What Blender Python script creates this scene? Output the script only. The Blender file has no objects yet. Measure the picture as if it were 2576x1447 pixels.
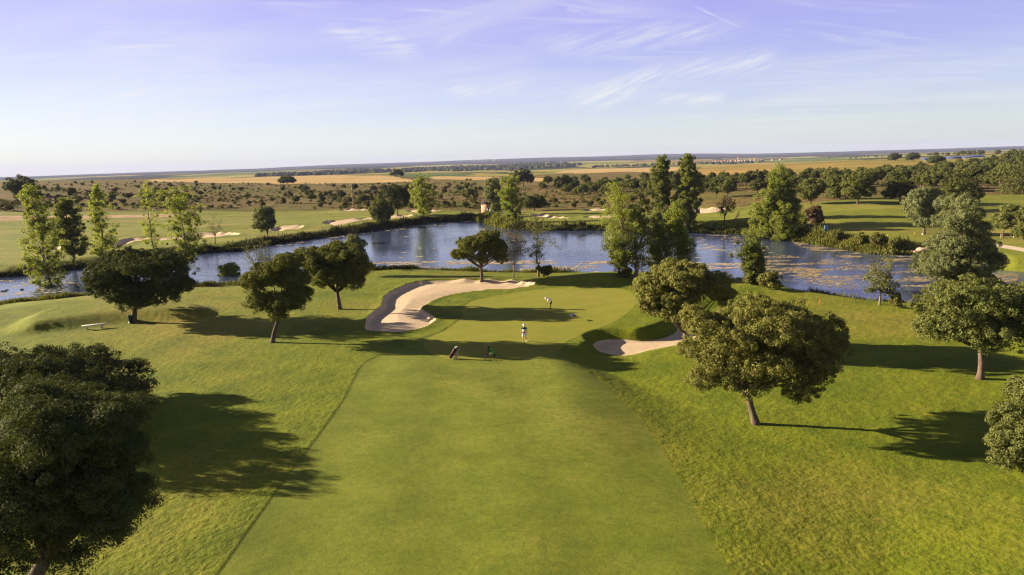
import bpy, math, random
import numpy as np
from mathutils import Vector, Matrix, geometry

rng = np.random.default_rng(11)
random.seed(11)
R = math.radians
S = bpy.context.scene
COL = S.collection

# ------------------------------------------------------------------ camera
PW, PH = 2576.0, 1447.0          # the photograph's frame as traced
LENS = 24.0
F = LENS / 36.0 * PW
PITCH, ROLL, CAMH = R(10.18), R(1.645), 16.0
FWD = np.array([0, math.cos(PITCH), -math.sin(PITCH)])
UP0 = np.array([0, math.sin(PITCH), math.cos(PITCH)])
RT0 = np.array([1.0, 0, 0])
RT = RT0 * math.cos(ROLL) - UP0 * math.sin(ROLL)
UP = UP0 * math.cos(ROLL) + RT0 * math.sin(ROLL)
CAM = np.array([0, 0, CAMH])

cam_d = bpy.data.cameras.new("camera")
cam_d.lens = LENS
cam_d.sensor_width = 36
cam_d.clip_start = 0.5
cam_d.clip_end = 60000
cam = bpy.data.objects.new("camera", cam_d)
COL.objects.link(cam)
m = Matrix.Identity(4)
for i in range(3):
    m[i][0], m[i][1], m[i][2], m[i][3] = RT[i], UP[i], -FWD[i], CAM[i]
cam.matrix_world = m
S.camera = cam


def rays(px, py):
    px = np.asarray(px, float); py = np.asarray(py, float)
    return FWD * F + RT * (px - PW / 2)[..., None] + UP * (PH / 2 - py)[..., None]


def on(px, py, z=0.0):
    d = rays(px, py)
    t = (z - CAMH) / d[..., 2]
    return CAM + d * t[..., None]


def at_y(px, py, Y):
    d = rays(px, py)
    return CAM + d * (Y / d[..., 1])[..., None]


# ------------------------------------------------------------------ noise
def _h(i, j, s):
    v = np.sin(i * 127.1 + j * 311.7 + s * 74.7) * 43758.5453
    return v - np.floor(v)


def vnoise(x, y, s=0):
    xi, yi = np.floor(x), np.floor(y)
    u, v = x - xi, y - yi
    u = u * u * (3 - 2 * u); v = v * v * (3 - 2 * v)
    return ((_h(xi, yi, s) * (1 - u) + _h(xi + 1, yi, s) * u) * (1 - v)
            + (_h(xi, yi + 1, s) * (1 - u) + _h(xi + 1, yi + 1, s) * u) * v)


def fbm(x, y, o=4, s=0):
    a, t, n = 0.5, 0.0, 0.0
    for k in range(o):
        t = t + a * vnoise(x * 2 ** k, y * 2 ** k, s + k); n += a; a *= .5
    return t / n


def sm(t):
    t = np.clip(t, 0, 1)
    return t * t * (3 - 2 * t)


# ------------------------------------------------------------------ outlines on the ground
def smooth_poly(p, n=4):
    p = np.asarray(p, float); m_ = len(p); out = []
    for i in range(m_):
        a, b, c, d = p[i - 1], p[i], p[(i + 1) % m_], p[(i + 2) % m_]
        for k in range(n):
            t = k / n
            out.append(.5 * (2 * b + (c - a) * t + (2 * a - 5 * b + 4 * c - d) * t * t + (3 * b - a - 3 * c + d) * t ** 3))
    return np.array(out)


def sdf(poly, x, y):
    """signed distance, negative inside"""
    x = np.asarray(x, float); y = np.asarray(y, float)
    d2 = np.full(x.shape, 1e18); ins = np.zeros(x.shape, bool)
    n = len(poly)
    for i in range(n):
        ax, ay = poly[i]; bx, by = poly[(i + 1) % n]
        ex, ey = bx - ax, by - ay
        L = ex * ex + ey * ey + 1e-12
        t = np.clip(((x - ax) * ex + (y - ay) * ey) / L, 0, 1)
        dx, dy = x - ax - t * ex, y - ay - t * ey
        d2 = np.minimum(d2, dx * dx + dy * dy)
        c = ((ay > y) != (by > y))
        if abs(ey) > 1e-12:
            ins ^= c & (x < ex * (y - ay) / ey + ax)
    d = np.sqrt(d2)
    return np.where(ins, -d, d)


def sdf_box(poly, x, y, pad):
    """sdf evaluated only near the polygon; far away +pad"""
    x = np.asarray(x, float); y = np.asarray(y, float)
    out = np.full(x.shape, float(pad))
    lo, hi = poly.min(0) - pad, poly.max(0) + pad
    k = (x > lo[0]) & (x < hi[0]) & (y > lo[1]) & (y < hi[1])
    if k.any():
        out[k] = np.minimum(sdf(poly, x[k], y[k]), pad)
    return out


def gpoly(pts, z=0.0, n=4):
    p = np.array(pts, float)
    w = on(p[:, 0], p[:, 1], z)[:, :2]
    return smooth_poly(w, n) if n > 1 else w


def Z2(pts): return [(644 + a * .2607, 345.9 + b * .2607) for a, b in pts]
def Z1(pts): return [(a * .2607, 345.9 + b * .2607) for a, b in pts]
def Z3(pts): return [(1288 + a * .2607, 345.9 + b * .2607) for a, b in pts]
def Z4(pts): return [(1932.5 + a * .2607, 345.9 + b * .2607) for a, b in pts]


WATER = -1.6
lake = gpoly([(-90, 772), (0, 758), (60, 752), (130, 747), (240, 735), (360, 722), (480, 714), (600, 712), (700, 704), (820, 698),
              (930, 693), (1030, 688), (1130, 692), (1220, 696), (1330, 698), (1450, 700), (1560, 697), (1660, 699), (1760, 704),
              (1870, 718), (1960, 736), (2040, 750), (2100, 758), (2200, 769), (2330, 774), (2450, 772), (2560, 762), (2680, 745), (2680, 690),
              (2560, 684), (2480, 676), (2400, 655), (2340, 645), (2284, 641), (2193, 638), (2062, 617), (1971, 603), (1872, 591),
              (1731, 586), (1510, 580), (1392, 580), (1288, 579), (1240, 570), (1192, 555), (1074, 562), (970, 575), (826, 596),
              (683, 614), (613, 630), (495, 638), (400, 650), (300, 662), (209, 673), (154, 680), (60, 692), (0, 697), (-90, 705)], WATER, 3)

bunkerL = gpoly([(920, 824), (925, 804), (945, 788), (961, 776), (966, 755), (983, 741), (1024, 724), (1072, 715), (1140, 712), (1209, 712), (1291, 713),
                 (1349, 719), (1318, 727), (1239, 732), (1188, 737), (1137, 746), (1099, 758), (1072, 773), (1062, 783), (1072, 792),
                 (1092, 804), (1096, 813), (1072, 828), (1034, 838), (993, 842), (949, 840), (921, 836)], -.3)
bunkerR = gpoly([(1492, 869), (1513, 858), (1564, 856), (1615, 857), (1660, 851), (1697, 837), (1706, 818), (1703, 800), (1716, 792), (1742, 800),
                 (1760, 830), (1748, 852), (1718, 862), (1684, 869), (1632, 879), (1598, 888), (1564, 892), (1523, 886), (1502, 879)], -1.0)
far_bunkers = [
    gpoly(Z2([(640, 840), (700, 815), (900, 800), (1100, 785), (1300, 765), (1450, 753), (1530, 760), (1450, 775), (1300, 790), (1100, 800), (950, 825), (850, 845), (720, 850)])),
    gpoly(Z2([(800, 722), (850, 712), (1100, 714), (1095, 722), (900, 728)])),
    gpoly(Z2([(1440, 722), (1560, 715), (1780, 718), (1700, 732), (1560, 738)])),
    gpoly(Z2([(140, 905), (200, 872), (400, 858), (465, 865), (430, 880), (250, 898), (150, 912)])),
    gpoly(Z1([(1100, 1040), (1150, 1000), (1300, 968), (1550, 962), (1700, 948), (1950, 918), (2200, 915), (2320, 935), (2200, 950), (1950, 967), (1600, 987), (1350, 990), (1200, 1035), (1120, 1050)])),
    gpoly(Z1([(430, 1085), (520, 1055), (640, 1065), (560, 1090)])),
    gpoly(Z3([(180, 745), (300, 740), (370, 760), (560, 775), (400, 784), (250, 772)])),
    gpoly(Z3([(660, 710), (760, 698), (900, 698), (880, 718), (750, 720)])),
    gpoly(Z3([(680, 770), (900, 760), (1000, 768), (860, 782)])),
    gpoly(Z3([(1640, 760), (1760, 725), (2020, 733), (2060, 755), (2000, 770), (1860, 768), (1700, 775)]), .4)]
low_lawn = gpoly([(1455, 898), (1480, 862), (1530, 842), (1620, 828), (1690, 806), (1722, 780), (1770, 752), (1900, 745), (2700, 800), (2700, 1700), (2000, 1700), (1820, 1290), (1700, 1110), (1590, 990), (1500, 925)], 0, 2)
tee_mound = gpoly([(40, 792), (110, 762), (230, 750), (400, 742), (500, 750), (518, 762), (470, 772), (300, 780), (150, 795), (60, 806)], 1.3, 3)
fairway = gpoly([(400, 1660), (545, 1447), (640, 1312), (735, 1180), (800, 1095), (866, 1000), (893, 945), (915, 912), (960, 890), (1030, 868), (1062, 850),
                 (1110, 832), (1150, 806), (1163, 790), (1166, 770), (1195, 752), (1290, 734), (1380, 724), (1480, 722), (1560, 727), (1592, 740), (1600, 760),
                 (1580, 785), (1540, 810), (1470, 838), (1425, 860), (1410, 885), (1450, 912), (1500, 940), (1545, 975), (1600, 1030), (1680, 1140), (1760, 1290), (1850, 1447), (1960, 1660)], 0, 3)
green = gpoly([(1066, 858), (1110, 833), (1150, 807), (1163, 790), (1166, 770), (1195, 752), (1290, 734), (1380, 724), (1480, 722), (1560, 727), (1592, 740),
               (1600, 760), (1580, 785), (1540, 810), (1470, 838), (1425, 858), (1395, 885), (1300, 900), (1180, 905), (1090, 890)], 0, 4)

# ------------------------------------------------------------------ height of the land
_R = [1, 150, 200, 250, 350, 500, 700, 950, 1500, 2500, 4500, 7000, 12000, 14000, 30000]
_T = {0: [0, 0, .3, 1.5, 6, 10.5, 14, 14.5, 5, -10, 0, 20, 46],
      644: [0, 0, 0, .3, 1.5, 3, 5.5, 9.3, 3, 2, 10, 30, 73],
      1000: [0, 0, 0, .3, 1, 2.2, 3.4, 6.4, 2, .5, 13.5, 44, 117],
      1288: [0, 0, 0, .3, 1, 3.2, 3.5, 1, -3, -5, 16, 44, 131],
      1600: [0, 0, .2, .5, 1.2, 2.2, 4.3, 4.2, -2, -1, 21, 40, 124],
      1932: [0, .3, 2.5, 3.5, 4.2, 4.5, 5, 8.4, -3, -3, 6, 34, 90],
      2250: [0, .3, 3, 4, 5, 5, 8, 9.6, 7.5, 6, 14, 28, 77],
      2576: [0, .3, 1.5, 3, 4.5, 7, 9.3, 10, 10, 11, 15, 24, 70]}
_cx = np.array(sorted(_T))
_hr = rays(_cx, 452 - 74 * _cx / PW)
_caz = np.arctan2(_hr[:, 0], _hr[:, 1])
_lr = np.log(_R)
_glr = np.linspace(0, math.log(30000), 420)
_cols = []
for c in _cx:
    v = _T[int(c)]; v = v + [v[-1] - 40, v[-1] - 90]
    g = np.interp(_glr, _lr, v)
    k = np.exp(-np.linspace(-2, 2, 13) ** 2); k /= k.sum()
    g = np.convolve(np.pad(g, 6, mode='edge'), k, 'valid')
    _cols.append(g)
_cols = np.array(_cols)
_gaz = np.linspace(-.8, .8, 160)
_G = np.array([np.interp(_gaz, _caz, _cols[:, j]) for j in range(len(_glr))]).T
_k = np.exp(-np.linspace(-2, 2, 17) ** 2); _k /= _k.sum()
_G = np.array([np.convolve(np.pad(_G[:, j], 8, mode='edge'), _k, 'valid') for j in range(len(_glr))]).T


def base_h(x, y):
    r = np.maximum(np.hypot(x, y), 1.0)
    az = np.arctan2(x, y)
    a = np.clip((az + .8) / 1.6 * 159, 0, 158.999); b = np.clip(np.log(r) / math.log(30000) * 419, 0, 418.999)
    i, j = a.astype(int), b.astype(int); u, v = a - i, b - j
    z = (_G[i, j] * (1 - u) + _G[i + 1, j] * u) * (1 - v) + (_G[i, j + 1] * (1 - u) + _G[i + 1, j + 1] * u) * v
    z = z + (fbm(x / 30, y / 30, 3, 3) - .5) * .35 * np.clip(r / 60, .3, 3)
    far = sm((r - 2500) / 4000)
    z = z + far * (fbm(x / 1400, y / 2600, 4, 9) - .5) * 34
    mid = sm((r - 180) / 200) * (1 - sm((r - 1500) / 800))
    z = z + mid * (fbm(x / 90, y / 90, 3, 21) - .5) * 1.6
    return z


def height(x, y):
    x = np.atleast_1d(np.asarray(x, float)); y = np.atleast_1d(np.asarray(y, float))
    z = base_h(x, y)
    r = np.hypot(x, y)
    k = (r < 420) & (y > -5)
    if not k.any():
        return z
    X, Y, q = x[k], y[k], z[k]
    s = sdf_box(low_lawn, X, Y, 14)
    bx, by = bunkerR.mean(0)
    w = np.clip(.8 + np.maximum(np.hypot(X - bx, Y - by) - 9, 0) / 3.0, .8, 10)
    q = q - .95 * sm((w - s) / (2 * w))
    s = sdf_box(tee_mound, X, Y, 6)
    q = q + .95 * sm((1.6 - s) / 3.6)
    c = on(1505, 706, 0)
    q = q + 1.0 * np.exp(-((X - c[0]) / 7.5) ** 2 - ((Y - c[1]) / 3.0) ** 2)
    c = on(1200, 705, 0)
    q = q + .35 * np.exp(-((X - c[0]) / 14) ** 2 - ((Y - c[1]) / 4.0) ** 2)
    s = sdf_box(fairway, X, Y, 3)
    q = q - .035 * sm((.10 - s) / .20) * sm(.5 - (X - (Y - 24) * .02) / 6)
    s = sdf_box(bunkerL, X, Y, 4)
    q = q + .10 * np.exp(-(np.maximum(s, 0) / .7) ** 2) * (s < 4) - .55 * sm(-s / .55) + .2 * sm(-s / 4.0)
    s = sdf_box(bunkerR, X, Y, 4)
    t = sm((1.15 - s) / 1.6)
    q = q * (1 - t) - 1.14 * t
    for b in far_bunkers:
        s = sdf_box(b, X, Y, 4)
        q = q + .18 * np.exp(-(np.maximum(s, 0) / 1.5) ** 2) * (s < 4) - .75 * sm(-s / 1.2) + .3 * sm(-s / 4.)
    s = sdf_box(lake, X, Y, 20)
    dist = np.hypot(X, Y)
    wl = np.where(Y < 118, 5.0 + 12.0 * sm((-X - 22) / 18), 3.5 + (X < -20) * 1.5)
    t = sm(np.clip(s / wl, 0, 1))
    q = np.where(s > 0, (WATER - .02) * (1 - t) + q * t, WATER - .02 + np.maximum(s * .5, -1.5))
    z[k] = q
    return z


def march(px, py, tmin=14., tmax=15500.):
    """where sight lines meet the land"""
    px = np.atleast_1d(np.asarray(px, float)); py = np.atleast_1d(np.asarray(py, float))
    out = np.full((len(px), 3), np.nan)
    ts = np.exp(np.linspace(math.log(tmin), math.log(tmax), 900))
    for n in range(len(px)):
        d = rays(px[n], py[n]); d = d / np.linalg.norm(d[:2])
        P = CAM + d[None] * ts[:, None]
        g = P[:, 2] - height(P[:, 0], P[:, 1])
        k = np.nonzero(g < 0)[0]
        if len(k):
            k = k[0]
            if k == 0: out[n] = P[0]; continue
            a = g[k - 1] / (g[k - 1] - g[k])
            out[n] = P[k - 1] * (1 - a) + P[k] * a
    return out


def hit(px, py):
    p = march([px], [py])[0]
    return p


def gz(x, y): return float(height(x, y)[0])


# ------------------------------------------------------------------ materials
def mat(name):
    m_ = bpy.data.materials.new(name); m_.use_nodes = True
    nt = m_.node_tree; nt.nodes.clear()
    out = nt.nodes.new("ShaderNodeOutputMaterial")
    return m_, nt, out


def nd(nt, t, ins=None, **kw):
    n = nt.nodes.new("ShaderNode" + t)
    for k, v in kw.items(): setattr(n, k, v)
    for k, v in (ins or {}).items():
        if isinstance(v, bpy.types.NodeSocket): nt.links.new(v, n.inputs[k])
        else: n.inputs[k].default_value = v
    return n


def noise(nt, vec, scale, detail=4, rough=.55, dist=0., vscale=None):
    if vscale is not None:
        vec = nd(nt, "VectorMath", {0: vec, 1: vscale}, operation='MULTIPLY').outputs[0]
    return nd(nt, "TexNoise", {"Vector": vec, "Scale": scale, "Detail": detail, "Roughness": rough, "Distortion": dist}).outputs["Fac"]


def ramp(nt, fac, stops):
    n = nd(nt, "ValToRGB", {0: fac})
    e = n.color_ramp.elements
    while len(e) < len(stops): e.new(.5)
    for k, (p, c) in enumerate(stops):
        e[k].position = p; e[k].color = (*c, 1) if len(c) == 3 else c
    return n.outputs[0]


def mixc(nt, f, a, b, mode='MIX'):
    n = nd(nt, "Mix", data_type='RGBA', blend_type=mode)
    for k, v in ((0, f), (6, a), (7, b)):
        if isinstance(v, bpy.types.NodeSocket): nt.links.new(v, n.inputs[k])
        else: n.inputs[k].default_value = v if k == 0 else (*v, 1) if len(v) == 3 else v
    return n.outputs[2]


def math_(nt, op, a, b=0., c=0., clamp=False):
    n = nd(nt, "Math", operation=op); n.use_clamp = clamp
    for k, v in enumerate((a, b, c)):
        if isinstance(v, bpy.types.NodeSocket): nt.links.new(v, n.inputs[k])
        elif k < len(n.inputs): n.inputs[k].default_value = v
    return n.outputs[0]


def principled(nt, out, col, rough=.9, bump=None, spec=.2, metal=0., **kw):
    p = nd(nt, "BsdfPrincipled", {"Roughness": rough, "Specular IOR Level": spec, "Metallic": metal})
    if isinstance(col, bpy.types.NodeSocket): nt.links.new(col, p.inputs["Base Color"])
    else: p.inputs["Base Color"].default_value = (*col, 1)
    for k, v in kw.items():
        if isinstance(v, bpy.types.NodeSocket): nt.links.new(v, p.inputs[k])
        else: p.inputs[k].default_value = v
    if bump is not None:
        h, st, di = bump
        b = nd(nt, "Bump", {"Height": h, "Strength": st, "Distance": di})
        nt.links.new(b.outputs[0], p.inputs["Normal"])
    nt.links.new(p.outputs[0], out.inputs[0])
    return p


def plain(name, col, rough=.6, spec=.3, metal=0., var=.12, scale=6.):
    m_, nt, out = mat(name)
    tc = nd(nt, "TexCoord").outputs["Object"]
    n = noise(nt, tc, scale, 4)
    a = tuple(max(0, c * (1 - var)) for c in col); b = tuple(min(1, c * (1 + var)) for c in col)
    principled(nt, out, ramp(nt, n, [(.3, a), (.7, b)]), rough, None, spec, metal)
    return m_


def pos(nt): return nd(nt, "NewGeometry").outputs["Position"]


def grass_mat(name, c_lo, c_hi, c_dry, dry=.5, fine=7., bump=.5, bdist=.06, stripes=None, streak=.5):
    m_, nt, out = mat(name)
    P = pos(nt)
    big = noise(nt, P, .035, 4, .6)
    mid = noise(nt, P, .35, 5, .6)
    fin = noise(nt, P, fine, 4, .65)
    tuft = noise(nt, P, 2.4, 5, .7, .3)
    col = mixc(nt, ramp(nt, mid, [(.32, (0, 0, 0)), (.68, (1, 1, 1))]), c_lo, c_hi)
    dm = math_(nt, 'ADD', math_(nt, 'MULTIPLY', big, .75), math_(nt, 'MULTIPLY', tuft, .25))
    col = mixc(nt, ramp(nt, dm, [(dry, (0, 0, 0)), (dry + .14, (.85, .85, .85))]), col, c_dry)
    spots = ramp(nt, noise(nt, P, .8, 5, .72, .4), [(.60, (0, 0, 0)), (.70, (.55, .55, .55))])
    col = mixc(nt, spots, col, c_dry)
    lush = ramp(nt, noise(nt, P, .13, 4, .6), [(.52, (0, 0, 0)), (.68, (.5, .5, .5))])
    col = mixc(nt, lush, col, tuple(c * .72 for c in c_lo))
    tone = ramp(nt, math_(nt, 'ADD', math_(nt, 'MULTIPLY', fin, .6), math_(nt, 'MULTIPLY', tuft, .4)),
                [(.28, (.5, .5, .5)), (.5, (.95, .95, .95)), (.75, (1.35, 1.35, 1.2))])
    col = mixc(nt, streak, col, mixc(nt, 1., col, tone, 'MULTIPLY'))
    if stripes:
        ang, wid, amt = stripes
        r = nd(nt, "VectorRotate", {"Vector": P, "Angle": ang}, rotation_type='Z_AXIS').outputs[0]
        x = nd(nt, "SeparateXYZ", {0: r}).outputs[0]
        wob = math_(nt, 'MULTIPLY', noise(nt, P, .08, 2), 1.6)
        w = math_(nt, 'SINE', math_(nt, 'MULTIPLY', math_(nt, 'ADD', x, wob), math.pi / wid))
        w = math_(nt, 'MULTIPLY_ADD', w, amt, 1.0)
        col = nd(nt, "VectorMath", {0: col, "Scale": w}, operation='SCALE').outputs[0]
    hh = math_(nt, 'ADD', fin, math_(nt, 'MULTIPLY', tuft, 1.6))
    principled(nt, out, col, .95, (hh, bump, bdist), .12)
    return m_


M = {}
M['rough'] = grass_mat("rough_grass", (.090, .122, .006), (.152, .172, .009), (.225, .178, .030), .49, 7., .8, .05, None, .95)
M['fairway'] = grass_mat("fairway_grass", (.104, .134, .012), (.156, .178, .020), (.20, .184, .033), .52, 9., .4, .025, (R(-5), 3.1, .075), .9)
M['green'] = grass_mat("green_grass", (.172, .178, .019), (.200, .198, .023), (.225, .200, .034), .52, 16., .2, .012, (R(62), 1.6, .025), .45)
M['course'] = grass_mat("far_course_grass", (.120, .146, .014), (.190, .196, .022), (.25, .20, .050), .50, 2., .5, .1, (R(78), 7., .07), .6)

m_, nt, out = mat("scrub_ground")
P = pos(nt)
a = noise(nt, P, .02, 5, .6); b = noise(nt, P, .16, 5, .7); c = noise(nt, P, .7, 4, .7)
col = ramp(nt, a, [(.38, (.100, .112, .020)), (.5, (.145, .115, .034)), (.62, (.20, .125, .060))])
col = mixc(nt, ramp(nt, b, [(.46, (0, 0, 0)), (.6, (1, 1, 1))]), col, (.095, .075, .026))
col = mixc(nt, ramp(nt, c, [(.55, (0, 0, 0)), (.7, (.6, .6, .6))]), col, (.05, .05, .018))
principled(nt, out, col, 1., (math_(nt, 'ADD', b, c), .8, .5), .05)
M['scrub'] = m_

m_, nt, out = mat("wheat_stubble")
P = pos(nt)
a = noise(nt, P, .012, 4); b = noise(nt, P, .3, 4, .6, 0, (1, .25, 1))
col = ramp(nt, a, [(.35, (.36, .245, .095)), (.65, (.44, .31, .125))])
col = mixc(nt, .25, col, mixc(nt, 1., col, ramp(nt, b, [(.3, (.6, .6, .6)), (.7, (1.2, 1.2, 1.2))]), 'MULTIPLY'))
principled(nt, out, col, 1., None, .05)
M['wheat'] = m_

m_, nt, out = mat("hill_pasture")
P = pos(nt)
a = noise(nt, P, .006, 4, .55, .6, (.6, 1.6, 1)); b = noise(nt, P, .09, 5, .65)
col = ramp(nt, a, [(.38, (.17, .16, .03)), (.5, (.25, .18, .045)), (.64, (.36, .22, .07))])
col = mixc(nt, .35, col, mixc(nt, 1., col, ramp(nt, b, [(.3, (.6, .6, .6)), (.7, (1.25, 1.25, 1.2))]), 'MULTIPLY'))
principled(nt, out, col, 1., None, .05)
M['pasture'] = m_

m_, nt, out = mat("crop_green")
P = pos(nt)
col = ramp(nt, noise(nt, P, .03, 4), [(.3, (.06, .10, .022)), (.7, (.085, .13, .03))])
principled(nt, out, col, 1., None, .05)
M['crop'] = m_

# distant farmland: parcels of crop, stubble and wood
m_, nt, out = mat("far_farmland")
P = pos(nt)
sx = nd(nt, "VectorMath", {0: P, 1: (.0016, .00085, 0)}, operation='MULTIPLY').outputs[0]
wob = nd(nt, "TexNoise", {"Vector": P, "Scale": .0012, "Detail": 3}).outputs["Color"]
sx = nd(nt, "VectorMath", {0: sx, 1: nd(nt, "VectorMath", {0: wob, "Scale": .9}, operation='SCALE').outputs[0]}, operation='ADD').outputs[0]
vo = nd(nt, "TexVoronoi", {"Vector": sx, "Scale": 1.3}, feature='F1', distance='CHEBYCHEV')
rnd = nd(nt, "SeparateColor", {0: vo.outputs["Color"]}).outputs[0]
col = ramp(nt, rnd, [(0., (.16, .17, .035)), (.25, (.28, .25, .065)), (.45, (.34, .27, .10)), (.6, (.23, .26, .06)), (.78, (.22, .14, .07)), (.95, (.11, .15, .04))])
col = mixc(nt, .3, col, mixc(nt, 1., col, ramp(nt, noise(nt, P, .01, 5, .7), [(.3, (.55, .6, .55)), (.7, (1.2, 1.2, 1.2))]), 'MULTIPLY'))
wood = noise(nt, P, .0011, 6, .62, .2, (1, .42, 1))
col = mixc(nt, ramp(nt, wood, [(.50, (0, 0, 0)), (.54, (1, 1, 1))]), col, mixc(nt, noise(nt, P, .03, 4, .7), (.025, .03, .014), (.05, .055, .022)))
principled(nt, out, col, 1., None, .0)
M['farland'] = m_

m_, nt, out = mat("wooded_ridge")
P = pos(nt)
w1 = noise(nt, P, .0018, 6, .65, .2, (1, .4, 1))
col = ramp(nt, w1, [(.3, (.016, .022, .020)), (.58, (.028, .034, .026)), (.70, (.05, .05, .03)), (.76, (.16, .13, .06))])
principled(nt, out, col, 1., None, .0)
M['ridge'] = m_

m_, nt, out = mat("bunker_sand")
P = pos(nt)
g = noise(nt, P, 1.2, 5, .6)
wv = nd(nt, "TexWave", {"Vector": nd(nt, "VectorRotate", {"Vector": P, "Angle": R(28)}, rotation_type='Z_AXIS').outputs[0], "Scale": 1.4, "Distortion": 5., "Detail": 2., "Detail Scale": .35}).outputs["Fac"]
col = ramp(nt, g, [(.3, (.45, .34, .22)), (.7, (.56, .43, .29))])
col = mixc(nt, .25, col, mixc(nt, 1., col, ramp(nt, noise(nt, P, 11., 3), [(.3, (.7, .7, .7)), (.7, (1.15, 1.15, 1.15))]), 'MULTIPLY'))
principled(nt, out, col, 1., (math_(nt, 'ADD', math_(nt, 'MULTIPLY', wv, .5), noise(nt, P, 6., 4)), .35, .05), .05)
M['sand'] = m_

m_, nt, out = mat("track_dirt")
P = pos(nt)
col = ramp(nt, noise(nt, P, .25, 5, .6), [(.3, (.30, .20, .11)), (.7, (.44, .31, .19))])
principled(nt, out, col, 1., None, .05)
M['dirt'] = m_

m_, nt, out = mat("gravel_path")
P = pos(nt)
col = ramp(nt, noise(nt, P, 2.5, 5, .6), [(.3, (.42, .33, .23)), (.7, (.58, .47, .34))])
principled(nt, out, col, 1., None, .05)
M['path'] = m_

m_, nt, out = mat("pond_water")
P = pos(nt)
n1 = noise(nt, P, 1.1, 3, .55, .2, (.75, 1.25, 1)); n2 = noise(nt, P, 4.5, 2, .5)
calm = ramp(nt, noise(nt, P, .022, 3), [(.40, (.25, .25, .25)), (.6, (1, 1, 1))])
hh = math_(nt, 'MULTIPLY', math_(nt, 'ADD', n1, math_(nt, 'MULTIPLY', n2, .25)), calm)
principled(nt, out, (.040, .056, .108), .05, (hh, .42, .16), .5, 0., IOR=1.333)
M['water'] = m_


def leaf_mat(name, lo, hi, trans=.3, rough=.75, spec=.07, objvar=.25):
    m_, nt, out = mat(name)
    g = nd(nt, "NewGeometry")
    oi = nd(nt, "ObjectInfo").outputs["Random"]
    r_ = g.outputs["Random Per Island"]
    P = g.outputs["Position"]
    f = math_(nt, 'ADD', math_(nt, 'MULTIPLY', r_, .55), math_(nt, 'MULTIPLY', noise(nt, P, .9, 3), .45))
    col = ramp(nt, f, [(.15, lo), (.85, hi)])
    v = math_(nt, 'MULTIPLY_ADD', oi, objvar, 1 - objvar / 2)
    col = nd(nt, "VectorMath", {0: col, "Scale": v}, operation='SCALE').outputs[0]
    p = nd(nt, "BsdfPrincipled", {"Base Color": col, "Roughness": rough, "Specular IOR Level": spec})
    tcol = nd(nt, "VectorMath", {0: col, 1: (1.35, 1.3, .6)}, operation='MULTIPLY').outputs[0]
    t = nd(nt, "BsdfTranslucent", {"Color": tcol})
    mx = nd(nt, "MixShader", {0: trans, 1: p.outputs[0], 2: t.outputs[0]})
    nt.links.new(mx.outputs[0], out.inputs[0])
    return m_


M["oak_leaf"] = leaf_mat("holm_oak_leaf", (.064, .076, .015), (.172, .178, .042), .22)
M['oak_dark'] = leaf_mat("holm_oak_dark_leaf", (.032, .044, .013), (.088, .102, .030), .18)
M['oak_gold'] = leaf_mat("holm_oak_olive_leaf", (.092, .097, .020), (.192, .186, .052), .22)
M['wood_leaf'] = leaf_mat("oakwood_leaf", (.053, .066, .016), (.135, .142, .038), .2, objvar=.5)
M['bush_leaf'] = leaf_mat("bush_leaf", (.060, .064, .014), (.150, .142, .036), .15, objvar=.5)
M['poplar_leaf'] = leaf_mat("poplar_leaf", (.122, .156, .025), (.255, .285, .062), .48, .6, .15)
M['poplar_dark'] = leaf_mat("poplar_dark_leaf", (.075, .098, .018), (.180, .200, .040), .40, .6, .15)
M['willow_leaf'] = leaf_mat("willow_leaf", (.100, .118, .048), (.210, .225, .100), .3, .5)
M['olive_leaf'] = leaf_mat("olive_leaf", (.072, .088, .022), (.165, .175, .050), .25, .5)
M['reed'] = leaf_mat("reed_blade", (.060, .070, .012), (.150, .150, .030), .3, .6)
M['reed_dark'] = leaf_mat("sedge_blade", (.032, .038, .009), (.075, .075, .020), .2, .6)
M['dry_leaf'] = leaf_mat("dry_brown_leaf", (.080, .052, .026), (.150, .105, .055), .2, .6)
M['weed'] = leaf_mat("pondweed", (.26, .20, .11), (.52, .43, .28), .0, .8, .1)
M['weed_dark'] = leaf_mat("pondweed_dark", (.17, .125, .065), (.36, .28, .16), .0, .8, .1)


def bark_mat(name, a, b):
    m_, nt, out = mat(name)
    tc = nd(nt, "TexCoord").outputs["Object"]
    n = noise(nt, tc, 5., 5, .65, .3, (1, 1, .3))
    principled(nt, out, ramp(nt, n, [(.3, a), (.7, b)]), .95, (n, .8, .05), .1)
    return m_


M['bark'] = bark_mat("oak_bark", (.055, .040, .028), (.16, .12, .09))
M['bark_pale'] = bark_mat("pale_bark", (.25, .17, .11), (.48, .37, .27))
M['bark_grey'] = bark_mat("poplar_bark", (.13, .10, .075), (.28, .23, .17))


# ------------------------------------------------------------------ mesh helpers
def mesh_np(name, V, faces_flat, sizes, smooth=False):
    me = bpy.data.meshes.new(name)
    V = np.asarray(V, np.float32)
    ff = np.asarray(faces_flat, np.int32); sz = np.asarray(sizes, np.int32)
    me.vertices.add(len(V)); me.vertices.foreach_set("co", V.ravel())
    me.loops.add(len(ff)); me.loops.foreach_set("vertex_index", ff)
    me.polygons.add(len(sz))
    st = np.concatenate([[0], np.cumsum(sz)[:-1]]).astype(np.int32) if len(sz) else np.zeros(0, np.int32)
    me.polygons.foreach_set("loop_start", st); me.polygons.foreach_set("loop_total", sz)
    if smooth: me.polygons.foreach_set("use_smooth", np.ones(len(sz), bool))
    me.update(calc_edges=True); me.validate(verbose=False)
    return me


def link(name, me, parent=None, loc=(0, 0, 0)):
    o = bpy.data.objects.new(name, me); COL.objects.link(o)
    o.location = loc
    if parent is not None: o.parent = parent
    return o


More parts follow.
